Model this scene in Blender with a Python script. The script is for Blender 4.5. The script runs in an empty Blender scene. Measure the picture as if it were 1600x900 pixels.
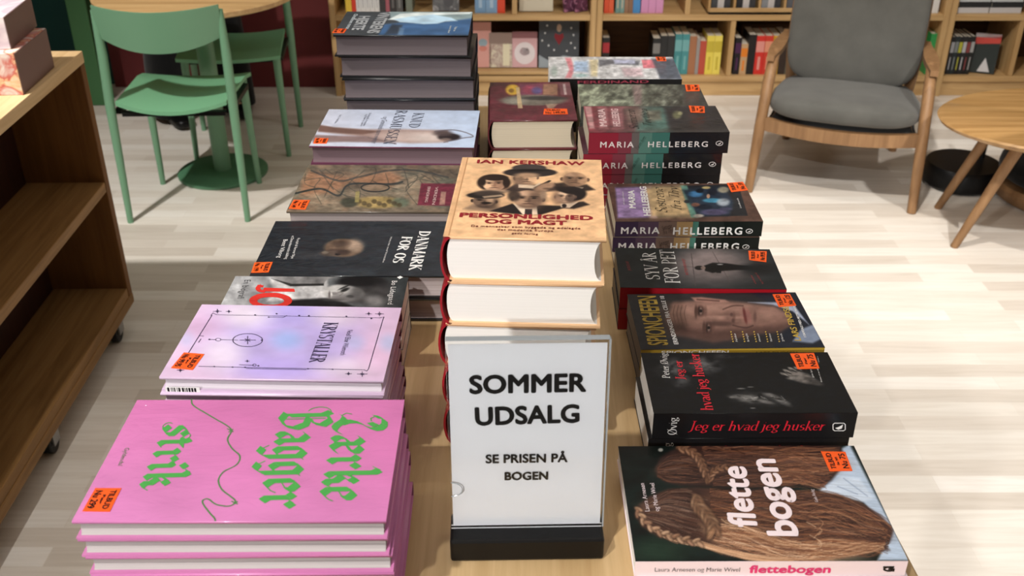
import bpy, math, random
import numpy as np
from mathutils import Vector, Matrix
random.seed(7)
PI = math.pi
SC = bpy.context.scene
COL = SC.collection

# ------------------------------------------------------------------ camera, light, exposure
def lin(c):
    return tuple((x / 12.92) if x <= .04045 else ((x + .055) / 1.055) ** 2.4 for x in c)
def rgb(r, g, b):
    return lin((r / 255., g / 255., b / 255.))

CAM_H, FPX = 1.65, 1600.0
PITCH = math.atan(900.0 / 1600.0)
SN, CS = math.sin(PITCH), math.cos(PITCH)
cam = bpy.data.cameras.new('camera'); cam_o = bpy.data.objects.new('camera', cam); COL.objects.link(cam_o)
cam.sensor_width = 36.0; cam.lens = 36.0 * FPX / 1600.0
cam_o.location = (0, 0, CAM_H); cam_o.rotation_euler = (PI / 2 - PITCH, 0, 0)
cam.clip_start = .05; cam.clip_end = 60
cam.dof.use_dof = True; cam.dof.focus_distance = 1.32; cam.dof.aperture_fstop = 10.0
SC.camera = cam_o
SC.view_settings.view_transform = 'Standard'; SC.view_settings.look = 'None'
SC.view_settings.gamma = 1.0; SC.view_settings.use_curve_mapping = False
SC.view_settings.exposure = 0.0

W = bpy.data.worlds.new('shop_ambient'); W.use_nodes = True; SC.world = W
W.node_tree.nodes['Background'].inputs[0].default_value = (1.0, .95, .88, 1)
W.node_tree.nodes['Background'].inputs[1].default_value = .2

def spot(name, loc, target, power, angle, blend=.5, size=.05, color=(1, .93, .82)):
    l = bpy.data.lights.new(name, 'SPOT'); l.energy = power; l.spot_size = math.radians(angle); l.spot_blend = blend
    l.shadow_soft_size = size; l.color = color
    o = bpy.data.objects.new(name, l); COL.objects.link(o); o.location = loc
    o.rotation_euler = (Vector(target) - Vector(loc)).to_track_quat('-Z', 'Y').to_euler()
    return o
def area(name, loc, target, power, sx, sy, color=(1, .94, .85)):
    l = bpy.data.lights.new(name, 'AREA'); l.shape = 'RECTANGLE'; l.size = sx; l.size_y = sy; l.energy = power; l.color = color
    o = bpy.data.objects.new(name, l); COL.objects.link(o); o.location = loc
    o.rotation_euler = (Vector(target) - Vector(loc)).to_track_quat('-Z', 'Y').to_euler()
    return o
area('ceiling_wash', (0, 2.2, 3.1), (0, 2.2, 0), 32, 5.0, 4.0, (1, .97, .93))
spot('table_spot', (-1.0, -.5, 3.0), (.08, 1.3, .9), 165, 44, .5, .04, (1, .97, .93))
spot('front_fill', (-1.2, -2.2, 2.6), (.05, .95, .95), 330, 24, .7, .06, (1, .98, .95))  # unseen fill light, added to brighten the notice and the book fronts
spot('floor_spot', (1.7, .6, 3.05), (1.45, 2.2, 0), 400, 62, .7, .06, (1, .98, .95))
spot('chair_spot', (-2.0, 1.6, 3.05), (-1.15, 3.3, .3), 370, 52, .7, .05, (1, .97, .93))
spot('lounge_spot', (.5, 2.2, 3.05), (1.4, 3.8, .3), 230, 60, .7, .05, (1, .95, .88))
spot('shelf_spot', (.9, 3.3, 3.05), (.9, 4.9, .3), 60, 80, .8, .06, (1, .95, .88))
spot('near_aisle_spot', (-1.0, -.6, 3.05), (-1.12, 1.25, 0), 170, 30, .5, .05, (1, .97, .93))
spot('aisle_spot', (-2.0, .9, 3.05), (-.9, 1.9, 0), 200, 60, .7, .05, (1, .97, .92))

# ------------------------------------------------------------------ pixel <-> place (the photo's measured camera)
def ray(x, y):
    u, v = x - 800.0, y - 450.0
    return Vector((u, FPX * CS - v * SN, -(FPX * SN + v * CS)))
def at_z(x, y, z):                # point of the photo's pixel at height z
    r = ray(x, y); k = (z - CAM_H) / r.z
    return Vector((0, 0, CAM_H)) + r * k
def at_plane(x, y, O, N):
    r = ray(x, y); C = Vector((0, 0, CAM_H)); k = (O - C).dot(N) / r.dot(N)
    return C + r * k
def at_y(x, y, Y):
    return at_plane(x, y, Vector((0, Y, 0)), Vector((0, 1, 0)))

# ------------------------------------------------------------------ materials
MATS = {}
def pbr(name, color, rough=.5, metal=0, spec=.5, coat=0, coat_rough=.08, sheen=0):
    if name in MATS: return MATS[name]
    m = bpy.data.materials.new(name); m.use_nodes = True
    b = m.node_tree.nodes['Principled BSDF']
    b.inputs['Base Color'].default_value = (*color, 1); b.inputs['Roughness'].default_value = rough
    b.inputs['Metallic'].default_value = metal; b.inputs['Specular IOR Level'].default_value = spec
    b.inputs['Coat Weight'].default_value = coat; b.inputs['Coat Roughness'].default_value = coat_rough
    b.inputs['Sheen Weight'].default_value = sheen
    MATS[name] = m
    return m
def nodes(m): return m.node_tree.nodes, m.node_tree.links, m.node_tree.nodes['Principled BSDF']
def coords(m, scale=(1, 1, 1), rot=(0, 0, 0), kind='Object'):
    n, l, b = nodes(m)
    tc = n.new('ShaderNodeTexCoord'); mp = n.new('ShaderNodeMapping')
    mp.inputs['Scale'].default_value = scale; mp.inputs['Rotation'].default_value = rot
    l.new(tc.outputs[kind], mp.inputs['Vector'])
    return mp.outputs['Vector']
def noise_node(m, vec, scale, detail=4, rough=.55, dist=0):
    n, l, b = nodes(m)
    t = n.new('ShaderNodeTexNoise'); t.inputs['Scale'].default_value = scale; t.inputs['Detail'].default_value = detail
    t.inputs['Roughness'].default_value = rough; t.inputs['Distortion'].default_value = dist
    l.new(vec, t.inputs['Vector']); return t.outputs['Fac']
def ramp(m, fac, stops):
    n, l, b = nodes(m)
    r = n.new('ShaderNodeValToRGB'); e = r.color_ramp.elements
    e[0].position, e[0].color = stops[0][0], (*stops[0][1], 1)
    e[1].position, e[1].color = stops[-1][0], (*stops[-1][1], 1)
    for p, c in stops[1:-1]:
        x = e.new(p); x.color = (*c, 1)
    l.new(fac, r.inputs['Fac']); return r.outputs['Color']
def bump(m, fac, strength, dist=.01, sock='Normal'):
    n, l, b = nodes(m)
    k = n.new('ShaderNodeBump'); k.inputs['Strength'].default_value = strength; k.inputs['Distance'].default_value = dist
    l.new(fac, k.inputs['Height']); l.new(k.outputs['Normal'], b.inputs[sock])
def wood(name, c0, c1, axis='x', rough=.45, scale=1.0, spec=.4):
    if name in MATS: return MATS[name]
    m = pbr(name, c0, rough, spec=spec); n, l, b = nodes(m)
    s = {'x': (1.2, 22, 22), 'y': (22, 1.2, 22), 'z': (22, 22, 1.2)}[axis]
    v = coords(m, tuple(k * scale for k in s))
    f = noise_node(m, v, 1.6, 6, .62, .6)
    l.new(ramp(m, f, [(.3, c0), (.5, tuple((a + q) / 2 for a, q in zip(c0, c1))), (.72, c1)]), b.inputs['Base Color'])
    bump(m, f, .06, .002)
    return m
M_OAK = wood('oak_top', rgb(214, 184, 138), rgb(176, 142, 96), 'y', .42)
M_OAKX = wood('oak_along_x', rgb(208, 174, 124), rgb(170, 132, 84), 'x', .5)
M_OAKZ = wood('oak_upright', rgb(208, 174, 124), rgb(172, 134, 86), 'z', .5)
M_OAKY = wood('oak_along_y', rgb(196, 158, 106), rgb(150, 112, 68), 'y', .5)
M_CHAIRWOOD = wood('chair_oak', rgb(152, 116, 80), rgb(118, 86, 56), 'z', .5)
M_TABLEWOOD = wood('lounge_oak', rgb(178, 140, 90), rgb(140, 104, 60), 'x', .25)
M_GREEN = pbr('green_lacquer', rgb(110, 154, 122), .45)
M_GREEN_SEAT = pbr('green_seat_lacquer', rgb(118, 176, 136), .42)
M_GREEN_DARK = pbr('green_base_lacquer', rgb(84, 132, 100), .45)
M_BLACKP = pbr('black_plastic', rgb(9, 9, 10), .38, spec=.3)
M_RUBBER = pbr('black_rubber', rgb(14, 14, 14), .6)
M_STEEL = pbr('castor_steel', rgb(150, 150, 150), .35, metal=.9)

def fabric(name, c, scale=900):
    m = pbr(name, c, .9, spec=.15, sheen=.15); n, l, b = nodes(m)
    v = coords(m); f = noise_node(m, v, scale, 2)
    g = noise_node(m, v, 9, 4)
    l.new(ramp(m, g, [(.3, tuple(x * .86 for x in c)), (.7, tuple(x * 1.12 for x in c))]), b.inputs['Base Color'])
    bump(m, f, .25, .0015); return m
M_GREY_FAB = fabric('grey_wool', rgb(88, 87, 83))
M_BLACK_FAB = fabric('black_cloth', rgb(13, 13, 14), 400)

def page_mat(name, c, d=.12):
    if name in MATS: return MATS[name]
    m = pbr(name, c, .85, spec=.15); n, l, b = nodes(m)
    v = coords(m, (3, 3, 900)); f = noise_node(m, v, 1.0, 3)
    l.new(ramp(m, f, [(.3, tuple(x * (1 - d) for x in c)), (.6, c)]), b.inputs['Base Color'])
    return m
def art_mat(name, rough=.35, coat=0, wrap=False):
    if name in MATS: return MATS[name]
    m = pbr(name, (1, 1, 1), rough, spec=.18, coat=coat); n, l, b = nodes(m)
    a = n.new('ShaderNodeVertexColor'); a.layer_name = 'print'
    l.new(a.outputs['Color'], b.inputs['Base Color'])
    if wrap:
        v = coords(m, (14, 34, 1), (0, 0, .5)); f = noise_node(m, v, 1.2, 5, .6, 1.5); bump(m, f, .6, .008, 'Coat Normal')
        b.inputs['Coat Roughness'].default_value = .05
    return m
ART_MATTE = art_mat('printed_cover_matte', .55)
ART_GLOSS = art_mat('printed_cover_gloss', .42, .06)
ART_WRAP = art_mat('printed_cover_in_clear_wrap', .45, .5, True)
def ink(r, g, b, rough=.45):
    return pbr('ink_%d_%d_%d' % (r, g, b), rgb(r, g, b), rough, spec=.35)
WHITE_INK, BLACK_INK = ink(236, 234, 232), ink(14, 14, 16)
ORANGE = pbr('orange_label', rgb(244, 92, 28), .5, spec=.3)

# ------------------------------------------------------------------ mesh building
class MB:
    def __init__(s): s.v, s.f, s.m = [], [], []
    def add(s, vs, fs, mat=0):
        k = len(s.v); s.v.extend([tuple(p) for p in vs])
        for f in fs: s.f.append(tuple(i + k for i in f)); s.m.append(mat)
    def box(s, lo, hi, mat=0, rot=None):
        x0, y0, z0 = lo; x1, y1, z1 = hi
        vs = [(x0, y0, z0), (x1, y0, z0), (x1, y1, z0), (x0, y1, z0), (x0, y0, z1), (x1, y0, z1), (x1, y1, z1), (x0, y1, z1)]
        if rot: vs = [rot(p) for p in vs]
        s.add(vs, [(0, 3, 2, 1), (4, 5, 6, 7), (0, 1, 5, 4), (1, 2, 6, 5), (2, 3, 7, 6), (3, 0, 4, 7)], mat)
    def sweep(s, pts, radii, n=14, mat=0, cap=True, flat=None):
        """round (or flattened: flat=(vector, factor)) bar along pts"""
        pts = [Vector(p) for p in pts]; rings = []
        prev = None
        for i, p in enumerate(pts):
            t = (pts[min(i + 1, len(pts) - 1)] - pts[max(i - 1, 0)]).normalized()
            a = Vector((0, 0, 1)) if abs(t.z) < .95 else Vector((0, 1, 0))
            if prev is None: x = t.cross(a).normalized()
            else: x = (prev - t * prev.dot(t)).normalized()
            prev = x; y = t.cross(x)
            r = radii[i] if isinstance(radii, (list, tuple)) else radii
            ring = []
            for k in range(n):
                an = 2 * PI * k / n
                d = x * (math.cos(an) * r) + y * (math.sin(an) * r)
                if flat:
                    fv = Vector(flat[0]).normalized(); d = d + fv * d.dot(fv) * (flat[1] - 1)
                ring.append(p + d)
            rings.append(ring)
        vs = [q for r in rings for q in r]; fs = []
        for i in range(len(rings) - 1):
            for k in range(n):
                fs.append((i * n + k, i * n + (k + 1) % n, (i + 1) * n + (k + 1) % n, (i + 1) * n + k))
        if cap: fs.append(tuple(range(n))[::-1]); fs.append(tuple((len(rings) - 1) * n + k for k in range(n)))
        s.add(vs, fs, mat)
    def lathe(s, prof, c=(0, 0, 0), n=40, mat=0, sx=1, sy=1):
        vs = []; fs = []
        for r, z in prof:
            for k in range(n):
                a = 2 * PI * k / n; vs.append((c[0] + r * sx * math.cos(a), c[1] + r * sy * math.sin(a), c[2] + z))
        for i in range(len(prof) - 1):
            for k in range(n): fs.append((i * n + k, i * n + (k + 1) % n, (i + 1) * n + (k + 1) % n, (i + 1) * n + k))
        if prof[0][0] > 1e-6: fs.append(tuple(range(n))[::-1])
        if prof[-1][0] > 1e-6: fs.append(tuple((len(prof) - 1) * n + k for k in range(n)))
        s.add(vs, fs, mat)
    def sheet(s, fn, nu, nv, mat=0):
        """closed slab: fn(u,v,side) with side 0/1, u,v in 0..1"""
        vs = [fn(i / nu, j / nv, k) for k in (0, 1) for j in range(nv + 1) for i in range(nu + 1)]
        w = nu + 1; o = w * (nv + 1); fs = []
        for j in range(nv):
            for i in range(nu):
                a = j * w + i; fs.append((a, a + w, a + w + 1, a + 1)); b = a + o; fs.append((b, b + 1, b + w + 1, b + w))
        for i in range(nu):
            fs.append((i, i + 1, i + 1 + o, i + o)); a = nv * w + i; fs.append((a + 1, a, a + o, a + 1 + o))
        for j in range(nv):
            a = j * w; fs.append((a + w, a, a + o, a + w + o)); a = j * w + nu; fs.append((a, a + w, a + w + o, a + o))
        s.add(vs, fs, mat)
    def superq(s, c, r, e1=.35, e2=.35, nu=28, nv=18, mat=0, warp=None):
        def p(a, e): return math.copysign(abs(a) ** e, a)
        vs = []; fs = []
        for j in range(nv + 1):
            ph = -PI / 2 + PI * j / nv
            for i in range(nu):
                th = 2 * PI * i / nu
                q = Vector((r[0] * p(math.cos(ph), e1) * p(math.cos(th), e2), r[1] * p(math.cos(ph), e1) * p(math.sin(th), e2), r[2] * p(math.sin(ph), e1)))
                if warp: q = warp(q)
                vs.append(Vector(c) + q)
        for j in range(nv):
            for i in range(nu): fs.append((j * nu + i, j * nu + (i + 1) % nu, (j + 1) * nu + (i + 1) % nu, (j + 1) * nu + i))
        s.add(vs, fs, mat)
    def build(s, name, mats, parent=None, smooth=False, bevel=0, loc=None):
        me = bpy.data.meshes.new(name); me.from_pydata(s.v, [], s.f)
        for m in (mats if isinstance(mats, (list, tuple)) else [mats]): me.materials.append(m)
        if len(me.materials) > 1: me.polygons.foreach_set('material_index', s.m)
        me.update(); 
        o = bpy.data.objects.new(name, me); COL.objects.link(o)
        if parent: o.parent = parent
        if loc: o.location = loc
        if smooth:
            me.polygons.foreach_set('use_smooth', [True] * len(me.polygons))
            me.set_sharp_from_angle(angle=math.radians(40))
        if bevel:
            b = o.modifiers.new('bevel', 'BEVEL'); b.width = bevel; b.segments = 2; b.limit_method = 'ANGLE'; b.angle_limit = math.radians(50)
        return o
def tag(o, label=None, cat=None, group=None, kind=None):
    if label: o['label'] = label
    if cat: o['category'] = cat
    if group: o['group'] = group
    if kind: o['kind'] = kind
    return o
def empty(name, loc=(0, 0, 0), rz=0):
    o = bpy.data.objects.new(name, None); COL.objects.link(o); o.location = loc; o.rotation_euler = (0, 0, rz); o.empty_display_size = .05
    return o
def copy_thing(root, skip=()):
    r = root.copy(); COL.objects.link(r)
    for ch in list(root.children):
        if ch.name.split('.')[0] in skip: continue
        c = ch.copy(); COL.objects.link(c); c.parent = r
    return r

# ------------------------------------------------------------------ lettering
def arc(cx, cy, rx, ry, a0, a1, n=14):
    return [(cx + rx * math.cos(math.radians(a0 + (a1 - a0) * i / n)), cy + ry * math.sin(math.radians(a0 + (a1 - a0) * i / n))) for i in range(n + 1)]
def sf(x, y, h=.09): return [(x - h, y), (x + h, y)]
# high-contrast roman capitals: advance, heavy strokes, fine strokes
ROMAN = {
 'A': (.6, [[(.29, 1), (.52, 0)]], [[(.29, 1), (.07, 0)], [(.15, .36), (.43, .36)], sf(.07, 0), sf(.52, 0)]),
 'Å': (.6, [[(.29, 1), (.52, 0)]], [[(.29, 1), (.07, 0)], [(.15, .36), (.43, .36)], sf(.07, 0), sf(.52, 0), arc(.29, 1.13, .07, .07, 0, 360)]),
 'D': (.64, [[(.13, 0), (.13, 1)], arc(.13, .5, .42, .5, -90, 90)], [[(.02, 1), (.16, 1)], [(.02, 0), (.16, 0)]]),
 'E': (.52, [[(.13, 0), (.13, 1)]], [[(.02, 1), (.45, 1), (.45, .8)], [(.02, 0), (.47, 0), (.47, .22)], [(.13, .52), (.36, .52)], [(.36, .42), (.36, .62)]]),
 'F': (.5, [[(.13, 0), (.13, 1)]], [[(.02, 1), (.45, 1), (.45, .8)], sf(.13, 0, .11), [(.13, .52), (.36, .52)], [(.36, .42), (.36, .62)]]),
 'K': (.62, [[(.13, 0), (.13, 1)], [(.24, .58), (.54, 0)]], [[(.5, 1), (.13, .4)], sf(.13, 0, .11), sf(.13, 1, .11), sf(.5, 1), sf(.53, 0)]),
 'L': (.5, [[(.13, 0), (.13, 1)]], [sf(.13, 1, .11), [(.02, 0), (.46, 0), (.46, .25)]]),
 'M': (.78, [[(.1, 1), (.38, .05)], [(.65, 0), (.65, 1)]], [[(.1, 0), (.1, 1)], [(.38, .05), (.65, 1)], sf(.1, 0), sf(.65, 0, .11), [(.0, 1), (.12, 1)], [(.64, 1), (.76, 1)]]),
 'N': (.68, [[(.12, 1), (.54, 0)]], [[(.12, 0), (.12, 1)], [(.54, 0), (.54, 1)], sf(.12, 0), sf(.54, 1), [(.02, 1), (.14, 1)]]),
 'O': (.68, [arc(.33, .5, .25, .51, 0, 360, 28)], []),
 'P': (.54, [[(.13, 0), (.13, 1)], arc(.15, .74, .3, .26, -90, 90)], [sf(.13, 0, .11), [(.02, 1), (.18, 1)]]),
 'R': (.62, [[(.13, 0), (.13, 1)], arc(.15, .75, .29, .25, -90, 90), [(.24, .5), (.53, 0)]], [sf(.13, 0, .11), [(.02, 1), (.18, 1)], sf(.54, 0, .07)]),
 'S': (.52, [arc(.26, .75, .18, .25, 50, 270, 12) + arc(.24, .25, .2, .25, 90, -130, 12)], [[(.4, .78), (.4, 1.0)], [(.06, 0), (.06, .24)]]),
 'T': (.56, [[(.28, 0), (.28, 1)]], [[(.04, .8), (.04, 1), (.52, 1), (.52, .8)], sf(.28, 0, .11)]),
 'U': (.64, [[(.13, 1), (.13, .3)] + arc(.32, .28, .19, .28, 180, 300, 10)], [arc(.32, .28, .2, .28, 300, 360, 6) + [(.52, 1)], sf(.13, 1, .11), sf(.52, 1)]),
 'V': (.58, [[(.07, 1), (.3, 0)]], [[(.3, 0), (.52, 1)], sf(.07, 1), sf(.52, 1)]),
 'Y': (.58, [[(.07, 1), (.3, .46)], [(.29, .5), (.29, 0)]], [[(.3, .46), (.53, 1)], sf(.29, 0, .11), sf(.07, 1), sf(.53, 1)]),
 ' ': (.3, [], []),
}
# old-style small letters (x-height .6, cap height 1)
SMALL = {
 'J': (.42, [[(.26, 1), (.26, .1), (.2, -.1), (.04, -.18)]], [sf(.26, 1, .13)]),
 'P': (.54, [[(.12, 0), (.12, 1)], arc(.14, .74, .28, .26, -90, 90)], [sf(.12, 0, .1)]),
 'S': (.5, [arc(.26, .75, .18, .25, 50, 270, 12) + arc(.24, .25, .2, .25, 90, -130, 12)], [[(.4, .78), (.4, .98)], [(.06, 0), (.06, .22)]]),
 'T': (.56, [[(.28, 0), (.28, 1)]], [[(.02, .9), (.04, 1), (.54, 1), (.56, .92)]]),
 'Ø': (.74, [arc(.36, .5, .28, .5, 0, 360, 24)], [[(.06, -.05), (.66, 1.05)]]),
 'a': (.48, [[(.08, .5), (.2, .6), (.36, .5), (.36, .08), (.44, .0)], [(.36, .36), (.16, .3), (.07, .16), (.16, 0), (.36, .12)]], []),
 'd': (.52, [[(.4, 1), (.4, .06), (.48, 0)], arc(.24, .3, .18, .3, 60, 310, 16)], [[(.3, 1), (.4, 1)]]),
 'e': (.46, [arc(.24, .3, .18, .3, 10, 310, 18)], [[(.06, .32), (.42, .35)]]),
 'f': (.32, [[(.14, 0), (.14, .78), (.2, .97), (.34, .96)]], [[(.02, .6), (.3, .6)], sf(.14, 0)]),
 'g': (.5, [arc(.22, .38, .16, .22, 0, 360, 18), [(.14, .16), (.12, .06), (.38, -.02), (.42, -.16), (.22, -.28), (.06, -.18), (.14, -.04)]], [[(.34, .52), (.48, .6)]]),
 'h': (.56, [[(.12, 0), (.12, 1)], [(.12, .44), (.26, .6), (.4, .52), (.42, .4), (.42, 0)]], [[(.03, 1), (.12, 1)], sf(.12, 0), sf(.42, 0)]),
 'i': (.28, [[(.13, 0), (.13, .6)], [(.11, .84), (.16, .84)]], [[(.04, .6), (.13, .6)], sf(.13, 0)]),
 'j': (.28, [[(.14, .6), (.14, -.14), (.02, -.28)], [(.12, .84), (.17, .84)]], [[(.04, .6), (.14, .6)]]),
 'k': (.54, [[(.12, 0), (.12, 1)], [(.24, .36), (.46, 0)]], [[(.42, .6), (.12, .24)], [(.03, 1), (.12, 1)], sf(.12, 0), sf(.47, 0, .06), sf(.42, .6, .07)]),
 'n': (.56, [[(.12, 0), (.12, .6)], [(.12, .44), (.26, .6), (.4, .52), (.42, .4), (.42, 0)]], [[(.03, .6), (.12, .6)], sf(.12, 0), sf(.42, 0)]),
 'r': (.4, [[(.12, 0), (.12, .6)], [(.14, .42), (.24, .58), (.34, .56)]], [[(.03, .6), (.12, .6)], sf(.12, 0)]),
 's': (.4, [arc(.2, .45, .13, .15, 50, 270, 9) + arc(.19, .15, .15, .15, 90, -130, 9)], []),
 't': (.34, [[(.14, .78), (.14, .1), (.22, 0), (.32, .06)]], [[(.02, .6), (.3, .6)]]),
 'u': (.56, [[(.12, .6), (.12, .16), (.22, 0), (.4, .14)], [(.42, .6), (.42, 0), (.5, 0)]], [[(.03, .6), (.12, .6)], [(.34, .6), (.42, .6)]]),
 'v': (.5, [[(.06, .6), (.25, 0)]], [[(.25, 0), (.45, .6)], sf(.06, .6, .07), sf(.45, .6, .06)]),
 'y': (.5, [[(.06, .6), (.26, .04)]], [[(.46, .6), (.2, -.2), (.06, -.26)], sf(.06, .6, .07), sf(.46, .6, .06)]),
 'ø': (.5, [arc(.24, .3, .18, .3, 0, 360, 20)], [[(.04, -.05), (.44, .65)]]),
 ' ': (.26, [], []),
}
# broken-letter shapes (x-height .62, cap height 1) drawn with a broad 45-degree pen
def minim(x): return [(x - .08, .58), (x + .01, .5), (x + .01, .12), (x + .1, .03)]
BROKEN = {
 'L': (.72, [[(.1, .78), (.13, .9), (.24, .99), (.4, 1.0), (.52, .93), (.55, .8), (.47, .66), (.33, .52), (.26, .36), (.27, .22), (.33, .12)], [(.04, .1), (.14, .17), (.26, .14), (.38, .04), (.5, 0), (.6, .04), (.68, .15)], [(.44, .92), (.36, .82), (.4, .7)]], [[(.1, .78), (.16, .7), (.26, .72)], [(.04, .1), (-.04, .18), (.0, .3)]]),
 'æ': (.66, [[(.04, .5), (.16, .61), (.29, .5), (.29, .1)], [(.29, .36), (.13, .28), (.07, .2), (.07, .11), (.17, .02), (.31, .14)], [(.29, .5), (.42, .61), (.56, .52), (.56, .42), (.32, .3)], [(.3, .14), (.42, .02), (.58, .13)]], [[(.3, .28), (.56, .42)]]),
 'r': (.42, [minim(.12), [(.2, .5), (.29, .6), (.39, .49)]], []),
 'k': (.5, [[(.05, 1.02), (.13, .92), (.13, .12), (.22, .03)], [(.16, .38), (.3, .61), (.4, .5), (.22, .34)], [(.22, .34), (.36, .22), (.36, .1), (.46, .02)]], [[(-.06, .88), (.05, 1.04)], [(.46, .02), (.58, .2)]]),
 'e': (.44, [[(.22, .61), (.1, .52), (.1, .12), (.22, .02), (.38, .14)], [(.22, .61), (.36, .51), (.36, .42)]], [[(.1, .28), (.36, .42)], [(.38, .14), (.44, .24)]]),
 'B': (.74, [[(.12, .98), (.22, .84), (.22, .14), (.12, .04)], [(.2, .9), (.42, 1.0), (.58, .86), (.5, .66), (.3, .56)], [(.3, .56), (.54, .52), (.66, .34), (.58, .12), (.36, 0), (.14, .08)]], [arc(.14, .74, .2, .24, 90, 250, 10), [(.34, .9), (.34, .1)]]),
 'a': (.46, [[(.04, .5), (.16, .61), (.31, .5), (.31, .12), (.41, .03)], [(.31, .36), (.13, .28), (.07, .2), (.07, .11), (.17, .02), (.31, .14)]], []),
 'g': (.48, [[(.2, .61), (.09, .52), (.09, .14), (.19, .04), (.33, .14)], [(.2, .61), (.35, .52), (.35, -.1), (.22, -.26), (.06, -.2)]], [[(.35, .52), (.46, .62)], [(.06, -.2), (-.02, -.1)]]),
 's': (.46, [[(.38, .5), (.26, .61), (.1, .5), (.1, .4), (.34, .26), (.34, .12), (.2, .01), (.05, .12)]], [arc(.42, .58, .12, .14, 20, 200, 8), arc(.04, .06, .12, .12, 130, 330, 8)]),
 't': (.36, [[(.06, .76), (.13, .66), (.13, .12), (.22, .02), (.32, .12)], [(.02, .6), (.1, .56), (.3, .6)]], [[(.0, .5), (.34, .64)]]),
 'i': (.3, [minim(.12), [(.1, .9), (.2, .78)]], []),
 ' ': (.3, [], []),
}
def pen(text, glyphs, nib, thin, shear=0, track=0):
    """strokes swept by a pen nib: returns (polygons, width)"""
    out = []; x = 0
    nx, ny = nib; dots = [(nx, ny), (0, thin), (thin, 0)]
    for ch in text:
        g = glyphs.get(ch)
        if g is None: x += .4; continue
        adv, heavy, fine = g
        for strokes, ns in ((heavy, dots), (fine, [(thin, 0), (0, thin), (thin * .7, thin * .7)])):
            for st in strokes:
                for a, b in zip(st[:-1], st[1:]):
                    for (p, q) in ns:
                        out.append([(x + a[0] - p, a[1] - q), (x + a[0] + p, a[1] + q), (x + b[0] + p, b[1] + q), (x + b[0] - p, b[1] - q)])
        x += adv + track
    if shear: out = [[(px + shear * py, py) for px, py in q] for q in out]
    return out, x
_TXT = {}
def sans(text, bold=0, track=1.0):
    """plain sans lettering as polygons, cap height 1"""
    k = (text, track)
    if k not in _TXT:
        cu = bpy.data.curves.new('t', 'FONT'); cu.body = text; cu.size = 1; cu.resolution_u = 4; cu.space_character = track
        o = bpy.data.objects.new('t', cu); COL.objects.link(o)
        dg = bpy.context.evaluated_depsgraph_get(); ev = o.evaluated_get(dg); me = ev.to_mesh()
        vs = [(v.co.x / .7, v.co.y / .7) for v in me.vertices]
        _TXT[k] = [[vs[i] for i in p.vertices] for p in me.polygons]
        ev.to_mesh_clear(); bpy.data.objects.remove(o); bpy.data.curves.remove(cu)
    ps = _TXT[k]
    xs = [p[0] for q in ps for p in q]; x0, x1 = min(xs), max(xs)
    out = []
    shifts = [(0, 0)] if not bold else [(bold * math.cos(a * PI / 4), bold * math.sin(a * PI / 4)) for a in range(8)] + [(0, 0)]
    for dx, dy in shifts:
        out += [[(p[0] - x0 + dx, p[1] + dy) for p in q] for q in ps]
    return out, x1 - x0

# ------------------------------------------------------------------ printed cover pictures
def _hash(ix, iy, seed):
    n = (ix.astype(np.int64) * 374761393 + iy.astype(np.int64) * 668265263 + seed * 69069) & 0x7fffffff
    n = ((n ^ (n >> 13)) * 1274126177) & 0x7fffffff
    return ((n ^ (n >> 16)) & 0xffff) / 65535.0
def vnoise(x, y, seed=0):
    ix, iy = np.floor(x), np.floor(y); fx, fy = x - ix, y - iy
    fx = fx * fx * (3 - 2 * fx); fy = fy * fy * (3 - 2 * fy)
    a, b = _hash(ix, iy, seed), _hash(ix + 1, iy, seed); c, d = _hash(ix, iy + 1, seed), _hash(ix + 1, iy + 1, seed)
    return (a * (1 - fx) + b * fx) * (1 - fy) + (c * (1 - fx) + d * fx) * fy
def fbm(x, y, seed=0, o=4):
    t = 0; a = .5; s = 0
    for i in range(o): t = t + a * vnoise(x * 2 ** i, y * 2 ** i, seed + i); s += a; a *= .5
    return t / s
def sstep(a, b, x):
    t = np.clip((x - a) / (b - a + 1e-9), 0, 1); return t * t * (3 - 2 * t)
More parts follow.
